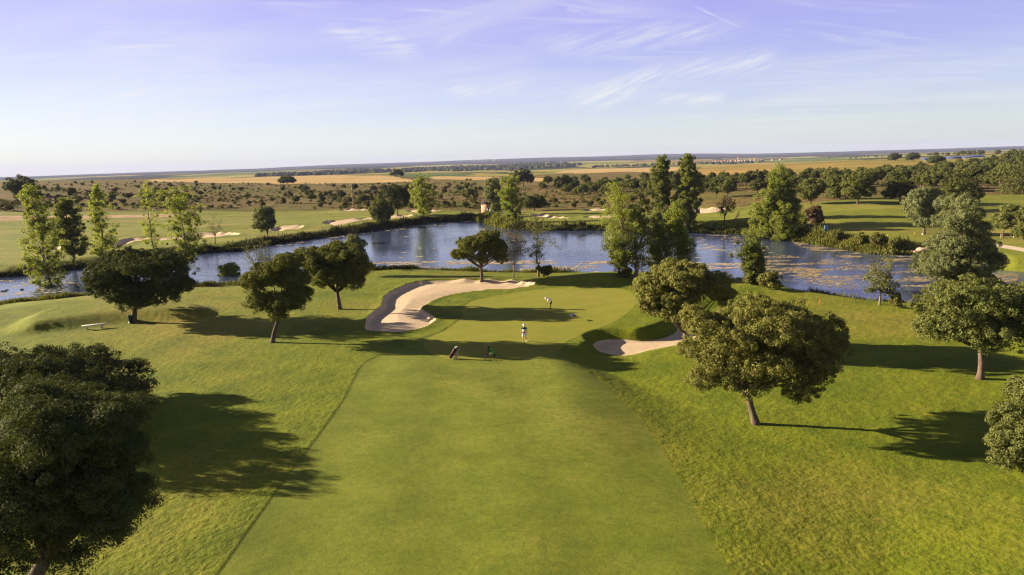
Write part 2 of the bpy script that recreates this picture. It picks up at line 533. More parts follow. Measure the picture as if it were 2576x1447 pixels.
def tag(o, label=None, cat=None, group=None, kind=None):
    if label: o["label"] = label
    if cat: o["category"] = cat
    if group: o["group"] = group
    if kind: o["kind"] = kind
    return o


def empty(name, loc, label, cat, group=None, rz=0.):
    o = bpy.data.objects.new(name, None); COL.objects.link(o)
    o.empty_display_size = .3
    o.location = loc; o.rotation_euler = (0, 0, rz)
    return tag(o, label, cat, group)


class MB:
    """collects shapes for ONE mesh"""
    def __init__(s): s.v = []; s.f = []

    def add(s, V, Fc):
        n = len(s.v); s.v += [tuple(map(float, p)) for p in V]; s.f += [tuple(i + n for i in f) for f in Fc]; return s

    def box(s, c, d, rot=None, bev=0.):
        hx, hy, hz = d[0] / 2, d[1] / 2, d[2] / 2
        b = min(bev, hx * .9, hy * .9, hz * .9)
        if b <= 0:
            V = [Vector((x, y, z)) for z in (-hz, hz) for x, y in ((-hx, -hy), (hx, -hy), (hx, hy), (-hx, hy))]
            Fc = [(3, 2, 1, 0), (4, 5, 6, 7), (0, 1, 5, 4), (1, 2, 6, 5), (2, 3, 7, 6), (3, 0, 4, 7)]
        else:
            V = []; Fc = []
            for z, k in ((-hz, b), (-hz + b, 0), (hz - b, 0), (hz, b)):
                for x, y, i, j in ((-hx, -hy, 0, 1), (hx, -hy, -1, 1), (hx, hy, -1, -1), (-hx, hy, 1, -1)):
                    V.append(Vector((x + (k if x < 0 else -k), y + (k if y < 0 else -k), z)))
            for l in range(3):
                for i in range(4):
                    Fc.append((l * 4 + i, l * 4 + (i + 1) % 4, l * 4 + 4 + (i + 1) % 4, l * 4 + 4 + i))
            Fc += [(3, 2, 1, 0), (12, 13, 14, 15)]
        if rot is not None: V = [rot @ v for v in V]
        return s.add([v + Vector(c) for v in V], Fc)

    def tube(s, pts, rad, n=8, cap=True):
        pts = [Vector(p) for p in pts]
        if not hasattr(rad, '__len__'): rad = [rad] * len(pts)
        V = []; Fc = []; prev = None
        for i, p in enumerate(pts):
            t = (pts[min(i + 1, len(pts) - 1)] - pts[max(i - 1, 0)])
            t = t.normalized() if t.length > 1e-9 else Vector((0, 0, 1))
            if prev is None:
                a = t.orthogonal().normalized()
            else:
                a = prev - t * prev.dot(t)
                a = a.normalized() if a.length > 1e-6 else t.orthogonal().normalized()
            prev = a; b = t.cross(a)
            for k in range(n):
                q = 2 * math.pi * k / n
                V.append(p + (a * math.cos(q) + b * math.sin(q)) * rad[i])
        for i in range(len(pts) - 1):
            for k in range(n):
                Fc.append((i * n + k, i * n + (k + 1) % n, (i + 1) * n + (k + 1) % n, (i + 1) * n + k))
        if cap: Fc += [tuple(range(n - 1, -1, -1)), tuple((len(pts) - 1) * n + k for k in range(n))]
        return s.add(V, Fc)

    def lathe(s, prof, c=(0, 0, 0), n=16, rot=None):
        V = []; Fc = []
        for r, z in prof:
            for k in range(n):
                q = 2 * math.pi * k / n; v = Vector((r * math.cos(q), r * math.sin(q), z))
                V.append((rot @ v if rot is not None else v) + Vector(c))
        for i in range(len(prof) - 1):
            for k in range(n):
                Fc.append((i * n + k, i * n + (k + 1) % n, (i + 1) * n + (k + 1) % n, (i + 1) * n + k))
        Fc += [tuple(range(n - 1, -1, -1)), tuple((len(prof) - 1) * n + k for k in range(n))]
        return s.add(V, Fc)

    def ball(s, c, r, n=10, sc=(1, 1, 1), rot=None):
        prof = [(max(1e-3, math.sin(math.pi * i / n)), -math.cos(math.pi * i / n)) for i in range(n + 1)]
        mb = MB().lathe(prof, n=n + 4)
        V = [Vector((v[0] * r * sc[0], v[1] * r * sc[1], v[2] * r * sc[2])) for v in mb.v]
        if rot is not None: V = [rot @ v for v in V]
        return s.add([v + Vector(c) for v in V], mb.f)

    def torus(s, c, R_, r, rot=None, n=20, m_=8):
        V = []; Fc = []
        for i in range(n):
            a = 2 * math.pi * i / n
            for j in range(m_):
                b = 2 * math.pi * j / m_
                v = Vector(((R_ + r * math.cos(b)) * math.cos(a), (R_ + r * math.cos(b)) * math.sin(a), r * math.sin(b)))
                V.append((rot @ v if rot is not None else v) + Vector(c))
        for i in range(n):
            for j in range(m_):
                Fc.append((i * m_ + j, ((i + 1) % n) * m_ + j, ((i + 1) % n) * m_ + (j + 1) % m_, i * m_ + (j + 1) % m_))
        return s.add(V, Fc)

    def mesh(s, name, smooth=False):
        me = mesh_np(name, np.array(s.v) if s.v else np.zeros((0, 3)), [i for f in s.f for i in f], [len(f) for f in s.f], smooth)
        return me

    def obj(s, name, material, parent=None, loc=(0, 0, 0), smooth=False):
        me = s.mesh(name, smooth); me.materials.append(material)
        return link(name, me, parent, loc)


def unit(v): return v / np.maximum(np.linalg.norm(v, axis=-1, keepdims=True), 1e-9)


def rand_dir(n): return unit(rng.normal(size=(n, 3)))


def leaf_quads(Pn, N, size, aspect=.6):
    """one kite-shaped face per leaf"""
    n = len(Pn)
    t = unit(np.cross(N, rand_dir(n))); b = np.cross(N, t)
    s = (size * rng.uniform(.7, 1.35, n))[:, None]
    V = np.empty((n, 4, 3))
    V[:, 0] = Pn - t * s; V[:, 1] = Pn + b * s * aspect - t * s * .1
    V[:, 2] = Pn + t * s; V[:, 3] = Pn - b * s * aspect - t * s * .1
    return V.reshape(-1, 3)


def leaves_mesh(name, V):
    n = len(V) // 4
    return mesh_np(name, V, np.arange(n * 4), np.full(n, 4))


# ------------------------------------------------------------------ ground sheet, cut along the outlines
az_d = np.arange(-.76, .7601, .0023)
az_c1 = np.arange(-math.pi, -.76, .06); az_c2 = np.arange(.80, math.pi, .06)
AZ = np.concatenate([az_c1, az_d, az_c2])
rr = [1.5, 3, 5, 8, 11, 14, 17, 19.5, 21.5]
while rr[-1] < 15500:
    q = rr[-1]; rr.append(q + min(q * q / 10900 * 1.05, .014 * q))
RR = np.array(rr)
nA, nR = len(AZ), len(RR)
A2, R2 = np.meshgrid(AZ, RR)
GX, GY = (R2 * np.sin(A2)).ravel(), (R2 * np.cos(A2)).ravel()
GZ = height(GX, GY)
rr_ = np.hypot(GX, GY)
# hummocks in the long grass
sF = sdf_box(fairway, GX, GY, 2.)
rough_w = sm(sF / .3) * (rr_ < 130) * sm((sdf_box(bunkerL, GX, GY, 2.)) / .4) * sm((sdf_box(bunkerR, GX, GY, 2.)) / .4)
GZ = GZ + rough_w * ((fbm(GX * 1.6, GY * 1.6, 3, 40) - .5) * .05 + (vnoise(GX * 7.5, GY * 7.5, 44) - .5) * .03)
GV = np.stack([GX, GY, GZ], 1)
i0 = np.arange(nR - 1)[:, None] * nA; j0 = np.arange(nA)[None]
j1 = (j0 + 1) % nA
a, b, c, d = (i0 + j0).ravel(), (i0 + j1).ravel(), (i0 + nA + j1).ravel(), (i0 + nA + j0).ravel()
TR = np.concatenate([np.stack([a, c, b], 1), np.stack([a, d, c], 1)])
del a, b, c, d


def split(tris, s):
    """cut triangles along s=0 (s per vertex): (inside, outside); may add vertices"""
    global GV
    neg = s[tris] < 0
    cnt = neg.sum(1)
    ins, outs = tris[cnt == 3], tris[cnt == 0]
    mixed, mneg = tris[(cnt == 1) | (cnt == 2)], neg[(cnt == 1) | (cnt == 2)]
    cache = {}; new = []; base = len(GV); a_in = []; a_out = []

    def cut(i, j):
        key = (i, j) if i < j else (j, i)
        if key not in cache:
            p, q = key; t = s[p] / (s[p] - s[q])
            cache[key] = base + len(new); new.append(GV[p] * (1 - t) + GV[q] * t)
        return cache[key]
    for t, g in zip(mixed.tolist(), mneg.tolist()):
        lone = g.index(True) if sum(g) == 1 else g.index(False)
        p, q, r = t[lone], t[(lone + 1) % 3], t[(lone + 2) % 3]
        pq, pr = cut(p, q), cut(p, r)
        one, two = [(p, pq, pr)], [(pq, q, r), (pq, r, pr)]
        if g[lone]: a_in += one; a_out += two
        else: a_in += two; a_out += one
    if new: GV = np.concatenate([GV, np.array(new)])
    cat_ = lambda u, w: np.concatenate([u, np.array(w, int).reshape(-1, 3)])
    return cat_(ins, a_in), cat_(outs, a_out)


def patch(name, tris, material, label=None):
    if len(tris) == 0: return None
    u, inv = np.unique(tris, return_inverse=True)
    me = mesh_np(name, GV[u], inv.ravel(), np.full(len(tris), 3), True)
    me.materials.append(material)
    o = link(name, me)
    o["kind"] = "structure"
    if label: o["label"] = label
    return o


def carve(name, poly, material, pad=40.):
    global TR
    s = sdf_box(poly, GV[:, 0], GV[:, 1], pad)
    # the sdf has a flat cap away from the outline: only its sign near zero is used
    i_, TR = split(TR, s)
    return patch(name, i_, material)


# far course (mown grass beyond the water), fields and scrub: outlines met by sight lines
def fpoly(pts, n=2):
    p = np.array(pts, float)
    w = march(p[:, 0], p[:, 1])
    w = w[~np.isnan(w[:, 0])][:, :2]
    return smooth_poly(w, n) if n > 1 else w


patchers = []
carve("sand_bunker", bunkerL, M['sand']); carve("sand_bunker", bunkerR, M['sand'])
for b_ in far_bunkers: carve("sand_bunker", b_, M['sand'])
carve("green", green, M['green'])
carve("fairway", fairway, M['fairway'])
path_poly = fpoly([(2500, 620), (2548, 628), (2600, 638), (2660, 652), (2660, 642), (2600, 629), (2552, 620), (2505, 613), (2440, 600), (2436, 603)])
carve("path", path_poly, M['path'])
track = fpoly([(-60, 556), (120, 552), (300, 548), (430, 545), (430, 539), (300, 541), (120, 543), (-60, 545)])
carve("dirt_track", track, M['dirt'])
wheat = [fpoly([(385, 457), (391, 451), (520, 449), (644, 447), (742, 443), (842, 441), (905, 442), (1032, 452), (1035, 457), (905, 461), (748, 463), (600, 461)]),
         fpoly(Z2([(1700, 378), (2000, 378), (2370, 381), (2200, 408), (1720, 403)])),
         fpoly(Z3([(420, 335), (600, 314), (940, 300), (1280, 296), (1600, 288), (1600, 320), (1000, 332), (600, 348)])),
         fpoly(Z3([(190, 392), (330, 398), (320, 422), (195, 422)]))]
for w_ in wheat: carve("wheat_field", w_, M['wheat'])
crop = fpoly(Z2([(1200, 360), (1500, 352), (2080, 348), (2000, 372), (1430, 377)]))
carve("crop_field", crop, M['crop'])
hillf = fpoly([(1740, 441), (1760, 425), (1800, 418), (1880, 414), (1940, 410), (2080, 405), (2235, 400), (2330, 397), (2420, 395), (2520, 394), (2525, 402), (2440, 412),
               (2340, 418), (2280, 425), (2220, 434), (2100, 443), (1960, 446), (1850, 446)])
carve("hill_field", hillf, M['pasture'])
# the mown course on the far side of the lake
course = np.concatenate([fpoly([(-80, 534), (120, 533), (300, 532), (500, 531), (700, 532), (900, 529), (1080, 531), (1200, 533), (1290, 530), (1400, 529), (1510, 527), (1640, 525),
                                (1750, 521), (1850, 522), (1960, 512), (2040, 510), (2140, 502), (2280, 498), (2400, 492), (2520, 490), (2680, 488)], 1),
                         fpoly([(2680, 700), (2480, 676), (2284, 641), (1971, 603), (1731, 586), (1288, 579), (1192, 555), (970, 575), (683, 614), (495, 638), (209, 673), (-90, 705)], 1)])
carve("far_lawn", course, M['course'])
lk = sdf_box(lake, GV[:, 0], GV[:, 1], 30.)
i_, TR = split(TR, lk + .0)
m_, nt, out = mat("pond_bed")
principled(nt, out, ramp(nt, noise(nt, pos(nt), .6, 3), [(.3, (.03, .03, .015)), (.7, (.06, .05, .025))]), 1., None, .05)
patch("pond_bed", i_, m_)
def polar(): return np.hypot(GV[:, 0], GV[:, 1]), np.arctan2(GV[:, 0], GV[:, 1])


for nm_, mk_, f_ in (("lawn", 'rough', lambda a: 205 + 12 * np.sin(a * 9)), ("scrubland", 'scrub', lambda a: 1010 + 60 * np.sin(a * 13)),
                     ("farmland", 'farland', lambda a: 5600 + 1500 * (fbm(a * 9, a * 0, 3, 5) - .5))):
    rad, az_ = polar()
    i_, TR = split(TR, rad - f_(az_))
    patch(nm_, i_, M[mk_])
patch("hills", TR, M['ridge'])

# water
lv = lake.copy(); cen = lv.mean(0)
nrm = np.roll(lv, -1, 0) - np.roll(lv, 1, 0); nrm = unit(np.stack([nrm[:, 1], -nrm[:, 0]], 1))
if sdf(lake, np.array([(lv[5] + nrm[5] * .5)[0]]), np.array([(lv[5] + nrm[5] * .5)[1]]))[0] < 0: nrm = -nrm
lo = lv + nrm * 1.0
mb = MB(); mb.v = [(p[0], p[1], WATER) for p in lo]
mb.f = [tuple(t) for t in geometry.tessellate_polygon([[Vector((p[0], p[1], 0)) for p in lo]])]
me = mb.mesh("water")
bm_flip = [p for p in me.polygons if p.normal.z < 0]
if bm_flip: me.flip_normals()
me.materials.append(M['water'])
link("water", me)["kind"] = "structure"

# ------------------------------------------------------------------ trees
def rpoint(px, py, Y): return at_y(px, py, Y)


def tree_base(px, py):
    p = hit(px, py)
    return p


def lobes_world(base, lobes, spread=.8, skirt=.5):
    """crown masses traced at the tree's own distance, given depth all round"""
    Y = base[1]
    L = np.array(lobes, float)
    W_ = at_y(L[:, 0], L[:, 1], Y)
    dep = (W_ - CAM) @ FWD
    rx = L[:, 2] * dep / F * .95; rz = L[:, 3] * dep / F * .93
    x = W_[:, 0] - base[0]; z = W_[:, 2] - base[2]
    lo_, hi_ = (x - rx).min(), (x + rx).max(); xc = (lo_ + hi_) / 2; hw = (hi_ - lo_) / 2
    # masses low in the outline are the near skirt of the crown, not its underside
    zb, zt = (z - rz).min(), (z + rz).max(); zm = (zb + zt) / 2
    low = np.clip((zm - z) / max(zm - zb, .1), 0, 1)
    sh = low * skirt * hw
    for i in range(len(L)):
        if sh[i] > .05:
            q = at_y(L[i, 0], L[i, 1], Y - sh[i]); x[i] = q[0] - base[0]; z[i] = q[2] - base[2]
            k_ = (Y - sh[i]) / Y; rx[i] *= k_; rz[i] *= k_
    out = []
    for i in range(len(L)):
        if low[i] > .45 and skirt > 0:
            out.append((x[i], -sh[i], z[i], rx[i], rx[i] * .9, rz[i]))
            continue
        u = min(abs(x[i] - xc) / hw, 1)
        dd = hw * math.sqrt(max(0, 1 - u * u)) * spread
        ry = rx[i] * .9
        if dd > ry * 1.15:
            off = dd - ry * .75
            out.append((x[i], 0, z[i], rx[i], ry, rz[i]))
            drop = max(0., CAMH - (base[2] + z[i] + rz[i] * .9)) * off / max(base[1], 1.)
            out.append((x[i] * .97 + xc * .03, off, max(z[i] - rz[i] * .08 - drop, rz[i] * .9 + .3), rx[i] * .9, ry * .9, rz[i] * .88))
            fz = max(.7, (Y - off) / Y)
            xn = (base[0] + x[i] * .97 + xc * .03) * fz - base[0] if hw > 3.5 else x[i] * .97 + xc * .03
            out.append((xn, -off, z[i] - rz[i] * .05, rx[i] * .85 * fz, ry * .9, rz[i] * .85))
            if off > ry * 1.1:
                out.append((x[i] * .98 + xc * .02, off * .5, max(z[i] - rz[i] * .05 - drop * .5, rz[i] * .9 + .2), rx[i] * .9, ry, rz[i] * .9))
                out.append(((x[i] + xn) / 2, -off * .5, z[i] - rz[i] * .03, rx[i] * .88, ry, rz[i] * .9))
        else:
            out.append((x[i], 0, z[i], rx[i], min(ry, max(dd, rx[i] * .5)), rz[i]))
    return np.array(out)


def clump_points(L, n):
    """points spread over the outside of a union of ellipsoids"""
    area = (L[:, 3] * L[:, 4] + L[:, 3] * L[:, 5] + L[:, 4] * L[:, 5])
    P_, N_ = [], []; got = 0
    for _ in range(60):
        k = rng.choice(len(L), n * 2, p=area / area.sum())
        v = rand_dir(n * 2)
        lump = vnoise(v[:, 0] * 2.6 + k * 3.1 + v[:, 2] * 1.3, v[:, 1] * 2.6 - v[:, 2] * 2.1, 31)[:, None]
        p = L[k, :3] + v * L[k, 3:6] * (.60 + .14 * rng.random((n * 2, 1)) + .46 * lump)
        ok = np.ones(n * 2, bool)
        for l in L:
            dd = np.linalg.norm((p - l[:3]) / l[3:6], axis=1)
            ok &= dd > .68
        ok &= ~((v[:, 2] < -.4) & (rng.random(n * 2) < .45))
        gap = L[:, 3].mean() * .55 + .15
        ok &= vnoise((p[:, 0] + p[:, 2] * .63) / gap, (p[:, 1] - p[:, 2] * .71) / gap, 17) > (.29 if n >= 700 else .22)
        P_.append(p[ok]); N_.append(unit(v[ok] / L[k[ok], 3:6])); got += ok.sum()
        if got >= n: break
    return np.concatenate(P_)[:n], np.concatenate(N_)[:n]


def bumpy(L, k=7, rmin=.45):
    """cauliflower outline: smaller masses budding from each crown mass"""
    out = []
    for l in L:
        out.append(np.concatenate([l[:3], l[3:6] * .80]))
        v = rand_dir(k); v[:, 2] = np.abs(v[:, 2]) * .8 + v[:, 2] * .2; v = unit(v)
        for d in v:
            f = rng.uniform(.32, .54)
            r_ = np.maximum(l[3:6] * f, rmin * rng.uniform(.8, 1.2))
            r_ = r_ * (.85 if d[2] > .5 else 1.)
            out.append(np.concatenate([l[:3] + d * l[3:6] * np.array([1, 1, .72]) * rng.uniform(.70, .88), [r_.mean() * .95] * 2, [r_.mean() * .75]]))
    return np.array(out)


def crown_leaves(L, n_cl, rc, n_leaf, leaf, core=.25, flat=.8, loose=.38, asp=.6):
    big = n_cl >= 500
    P_, N_ = clump_points(bumpy(L) if big else L, int(n_cl * (1.5 if big else .72)))
    n_cl = len(P_)
    if big: n_leaf = int(n_leaf * 1.35); leaf = leaf * .60; rc = rc * .66; core *= .6
    else: n_leaf = int(n_leaf * 1.7); leaf = leaf * .74
    rcs = rc * rng.uniform(.55, 1.45, n_cl)
    k = np.repeat(np.arange(n_cl), n_leaf)
    w = unit(rand_dir(len(k)) + N_[k] * .5 + np.array([0, 0, .2]))
    pos_ = P_[k] + w * (rcs[k] * (.35 + .65 * np.sqrt(rng.random(len(k)))))[:, None] * np.array([1, 1, flat])
    nor = unit(w + rng.normal(size=w.shape) * loose)
    V = leaf_quads(pos_, nor, leaf, asp)
    if core > 0:
        m2 = int(len(k) * core)
        vol = L[:, 3] * L[:, 4] * L[:, 5]
        kk = rng.choice(len(L), m2, p=vol / vol.sum())
        v = rand_dir(m2)
        p2 = L[kk, :3] + v * L[kk, 3:6] * (rng.random((m2, 1)) ** .45) * .74
        V = np.concatenate([V, leaf_quads(p2, rand_dir(m2), leaf * 1.5, .7)])
    return V, P_


def bez(a, b, bend, n=5):
    a, b = np.array(a, float), np.array(b, float)
    mid = (a + b) / 2 + bend
    t = np.linspace(0, 1, n)[:, None]
    return (1 - t) ** 2 * a + 2 * t * (1 - t) * mid + t * t * b


def oak_wood(mb, L, P_, r0, fork, lean=(0, 0), twigs=40):
    """trunk, limbs into the crown masses and finer boughs"""
    f0 = np.array([lean[0], lean[1], fork])
    pts = bez((0, 0, -.25), f0, np.array([-lean[0] * .25, 0, 0]) + rng.normal(0, .06, 3) * fork, 7)
    rads = np.linspace(r0 * 1.0, r0 * .72, 7); rads[0] = r0 * 1.5; rads[1] = r0 * 1.12
    mb.tube(pts, list(rads), 9)
    c = L[:, :3].mean(0)
    order = rng.permutation(len(L))[:12]
    ends = []
    for i in order:
        e = L[i, :3] * .8 + c * .2 + np.array([0, 0, -L[i, 5] * .25])
        if e[2] < fork * .9: e[2] = fork * 1.05
        q = bez(f0, e, np.array([0, 0, -.06 * np.linalg.norm(e - f0)]) + rng.normal(0, .08, 3) * np.linalg.norm(e - f0), 6)
        mb.tube(q, list(np.linspace(r0 * .5, r0 * .12, 6)), 6); ends += [q[3], q[4], q[5]]
    ends = np.array(ends)
    if len(P_):
        for i in rng.choice(len(P_), min(twigs, len(P_)), replace=False):
            j = np.argmin(np.linalg.norm(ends - P_[i], axis=1))
            q = bez(ends[j], P_[i], rng.normal(0, .15, 3), 4)
            mb.tube(q, list(np.linspace(r0 * .13, r0 * .04, 4)), 4, False)


def oak(name, px, py, lobes, label, leafm, n_cl, rc, n_leaf, leaf, r0=.25, fork=None, cat="tree", group=None, bark='bark', spread=.8, core=.25, flat=.8, lean=None, twigs=40, extra=None):
    b = tree_base(px, py)
    root = empty(name, b, label, cat, group)
    L = lobes_world(b, lobes, spread, .55 if name == 'holm_oak' and n_cl >= 500 else 0.)
    V, P_ = crown_leaves(L, n_cl, rc, n_leaf, leaf, core, flat)
    bot = (L[:, 2] - L[:, 5]).min()
    if fork is None: fork = max(.9, bot + .35 * (L[:, 2].max() - bot) * .6)
    cx = L[:, 0].mean()
    ln = lean if lean is not None else (cx * .25, 0)
    mb = MB(); oak_wood(mb, L, P_, r0, fork, ln, twigs)
    if extra: extra(mb, L)
    mb.obj("trunk", M[bark], root, smooth=True)
    me = leaves_mesh("crown", V); me.materials.append(M[leafm]); link("crown", me, root)
    return root, L


def poplar(name, px, py, rows, label, leafm, leaf=.16, n_br=46, n_leaf=90, r0=.17, bark='bark_grey', cl=.55, cat="tree", group=None, dens=1., rise=.5, base=None):
    """tall tree: leading stem, rising side boughs, loose leaf sprays; width at each height traced"""
    b = tree_base(px, py) if base is None else base
    root = empty(name, b, label, cat, group)
    r_ = np.array(sorted(rows), float)
    wl = at_y(r_[:, 1], r_[:, 0], b[1]) - b; wr = at_y(r_[:, 2], r_[:, 0], b[1]) - b
    zz = (wl[:, 2] + wr[:, 2]) / 2; xc = (wl[:, 0] + wr[:, 0]) / 2; hw = (wr[:, 0] - wl[:, 0]) / 2
    o_ = np.argsort(zz); zz, xc, hw = zz[o_], xc[o_], hw[o_]
    top = zz[-1]
    sz = np.concatenate([[0], zz]); sx_ = np.concatenate([[0], xc * .8])
    stem_z = np.linspace(0, top * .97, 12)
    stem = np.stack([np.interp(stem_z, sz, sx_) + rng.normal(0, .06, 12), rng.normal(0, .08, 12), stem_z], 1); stem[0] = (0, 0, -.2)
    mb = MB(); mb.tube(stem, list(np.linspace(r0 * 1.25, r0 * .12, 12)), 7)
    P_, N_ = [], []
    lo_z = zz[0]
    for k in range(n_br):
        u = (k + rng.random()) / n_br
        tz = lo_z + (top - lo_z) * (u ** .9)
        h = float(np.interp(tz, zz, hw)) * rng.uniform(.55, 1.05); cx = float(np.interp(tz, zz, xc))
        phi = k * 2.39996 + rng.uniform(-.4, .4)
        e = np.array([cx + h * math.cos(phi), h * math.sin(phi) * .9, tz])
        sz0 = max(lo_z * .55, tz - h * rise * rng.uniform(1.0, 2.2) - .3)
        s_ = np.array([np.interp(sz0, stem[:, 2], stem[:, 0]), np.interp(sz0, stem[:, 2], stem[:, 1]), sz0])
        q = bez(s_, e, np.array([0, 0, -.12 * h]) + rng.normal(0, .1, 3), 5)
        mb.tube(q, list(np.linspace(r0 * .28, r0 * .05, 5)), 4, False)
        m_c = max(3, int(round((2.0 + h * 2.6) * dens)))
        for t in np.linspace(.30, 1.08, m_c):
            p = s_ * (1 - t) + e * t + rng.normal(0, .16 + .13 * h, 3)
            P_.append(p); N_.append((math.cos(phi), math.sin(phi), .3))
    for t in np.linspace(.75, 1., 6):
        P_.append(np.array([np.interp(top * t, sz, sx_), 0, top * t]) + rng.normal(0, .12, 3)); N_.append((0, 0, 1))
    P_ = np.array(P_); N_ = np.array(N_)
    gp = .5 + .11 * hw.max()
    ok = vnoise((P_[:, 0] + P_[:, 2] * .45) / gp, (P_[:, 1] - P_[:, 2] * .62) / gp + px, 23) > .36
    P_, N_ = P_[ok], N_[ok]
    n_leaf = int(n_leaf * 1.3); leaf = leaf * .55; cl = cl * 1.02
    k = np.repeat(np.arange(len(P_)), n_leaf)
    rc = cl * rng.uniform(.45, 1.25, len(P_))
    w = rand_dir(len(k))
    pos_ = P_[k] + w * (rc[k] * rng.random(len(k)) ** .42 * 1.15)[:, None] * np.array([1, 1, .85])
    V = leaf_quads(pos_, unit(w * .5 + N_[k] * .4 + rng.normal(size=w.shape) * .7), leaf, .75)
    mb.obj("trunk", M[bark], root, smooth=True)
    me = leaves_mesh("crown", V); me.materials.append(M[leafm]); link("crown", me, root)
    return root


def bare_tree(name, px, py, tips, label, bark='bark_grey', r0=.08, sub=9, cat="tree", leafm=None, leaf=.09, n_leaf=12):
    b = tree_base(px, py)
    root = empty(name, b, label, cat)
    mb = MB(); t_ = np.array(tips, float); E = at_y(t_[:, 0], t_[:, 1], b[1]) - b
    E[:, 1] += rng.normal(0, .25, len(E)) * np.abs(E[:, 2]).max() * .3
    f0 = np.array([E[:, 0].mean() * .35, 0, E[:, 2].max() * .3])
    mb.tube(bez((0, 0, -.2), f0, rng.normal(0, .05, 3), 5), list(np.linspace(r0 * 1.2, r0 * .8, 5)), 6)
    LP = []
    for e in E:
        q = bez(f0, e, rng.normal(0, .12, 3) * np.linalg.norm(e), 6)
        mb.tube(q, list(np.linspace(r0 * .55, r0 * .12, 6)), 5)
        for s_ in range(sub):
            j = rng.integers(2, 6)
            e2 = q[j] + unit(rng.normal(size=3) + (e - f0) / np.linalg.norm(e - f0) * .9) * rng.uniform(.12, .34) * np.linalg.norm(e)
            mb.tube(bez(q[j], e2, rng.normal(0, .05, 3), 4), list(np.linspace(r0 * .17, r0 * .07, 4)), 4, False)
            LP += [e2, (e2 + q[j]) / 2]
    mb.obj("trunk", M[bark], root, smooth=True)
    if leafm:
        LP = np.array(LP); k = np.repeat(np.arange(len(LP)), n_leaf)
        p = LP[k] + rng.normal(0, .2, (len(k), 3))
        me = leaves_mesh("crown", leaf_quads(p, rand_dir(len(k)), leaf, .6)); me.materials.append(M[leafm]); link("crown", me, root)
    return root


# --- the oaks on this side of the water
oak("holm_oak", 40, 1570, [(130, 1045, 88, 74), (222, 1062, 60, 70), (60, 1120, 120, 110), (238, 1180, 62, 74), (140, 1200, 130, 100), (240, 1300, 58, 64), (200, 1372, 42, 34),
                           (30, 1280, 120, 90), (-60, 1150, 150, 140), (-80, 1350, 120, 90), (0, 1430, 90, 45), (298, 1128, 30, 22), (292, 1240, 28, 26), (190, 1420, 38, 22), (272, 1036, 28, 22), (70, 1010, 50, 36)],
    "huge dark holm oak filling the near left corner of the lawn", 'oak_dark', 1500, .55, 90, .062, .33, 2.4, lean=(1.3, .2), twigs=90)
oak("holm_oak", 142, 1066, [(90, 910, 70, 50), (214, 935, 38, 30), (-10, 930, 90, 60), (178, 935, 44, 30), (30, 1000, 150, 75), (225, 1010, 80, 50), (285, 1000, 50, 34), (180, 1030, 90, 40), (-100, 1000, 110, 70), (120, 1050, 90, 40)],
    "dark holm oak rising behind the huge oak of the near left corner", 'oak_dark', 900, .65, 75, .10, .32, 1.9, spread=1.05)
oak("holm_oak", 335, 808, [(345, 660, 86, 42), (268, 690, 56, 48), (412, 690, 60, 46), (300, 738, 72, 38), (402, 742, 66, 33), (234, 718, 26, 34), (452, 718, 25, 28), (340, 766, 46, 22), (430, 648, 36, 26)],
    "broad dark holm oak with a bin at its foot, near the white bench", 'oak_dark', 800, .55, 60, .115, .34, 1.6)
oak("holm_oak", 685, 862, [(690, 690, 56, 38), (640, 705, 34, 36), (738, 702, 36, 42), (725, 658, 32, 26), (660, 758, 42, 36), (722, 762, 40, 32), (690, 798, 26, 20), (754, 738, 20, 16)],
    "slim holm oak leaning on a bent trunk, left of the large bunker", 'oak_leaf', 620, .48, 60, .105, .22, 2.0, lean=(.7, 0))
oak("holm_oak", 855, 778, [(845, 640, 72, 30), (792, 660, 38, 36), (905, 670, 30, 42), (850, 690, 66, 38), (800, 700, 36, 30), (888, 714, 34, 22), (772, 642, 24, 20)],
    "round holm oak on a straight trunk between large bunker and pond", 'oak_leaf', 650, .55, 60, .12, .27, 2.0)
oak("holm_oak", 1211, 709, [(1210, 612, 46, 30), (1176, 620, 28, 34), (1250, 626, 28, 36), (1150, 642, 16, 16), (1200, 650, 36, 18), (1262, 652, 18, 16), (1230, 592, 28, 14)],
    "ragged holm oak standing on the back lip of the large bunker", 'oak_leaf', 520, .5, 55, .125, .26, 2.0)
oak("holm_oak", 1730, 881, [(1720, 690, 82, 36), (1640, 718, 46, 42), (1700, 742, 76, 46), (1790, 712, 58, 40), (1640, 768, 42, 32), (1828, 742, 28, 33), (1682, 790, 36, 18)],
    "olive holm oak beside the small right bunker, sunlit on its left", 'oak_gold', 950, .48, 60, .105, .25, 1.6, lean=(-.3, 0))
oak("holm_oak", 1905, 1067, [(1930, 798, 136, 50), (1822, 828, 86, 48), (2038, 828, 78, 52), (1782, 880, 58, 48), (1900, 880, 128, 58), (2060, 900, 72, 52), (1850, 946, 96, 42), (1980, 946, 88, 38),
                             (2088, 928, 38, 42), (1770, 956, 38, 36), (2010, 982, 58, 22), (1880, 980, 46, 20), (1742, 802, 32, 38), (2108, 862, 36, 36)],
    "largest complete holm oak, olive crown on a bare trunk, right of the fairway", 'oak_gold', 1500, .42, 70, .078, .24, 2.3, lean=(-.7, .2), twigs=80)
oak("holm_oak", 2465, 953, [(2480, 742, 106, 52), (2402, 770, 66, 52), (2562, 760, 78, 66), (2452, 818, 106, 52), (2372, 828, 46, 36), (2552, 848, 66, 46), (2622, 800, 78, 76), (2480, 872, 46, 22)],
    "grey-green holm oak on a straight trunk near the right border, below the tall willow", 'olive_leaf', 950, .5, 60, .095, .25, 2.4)
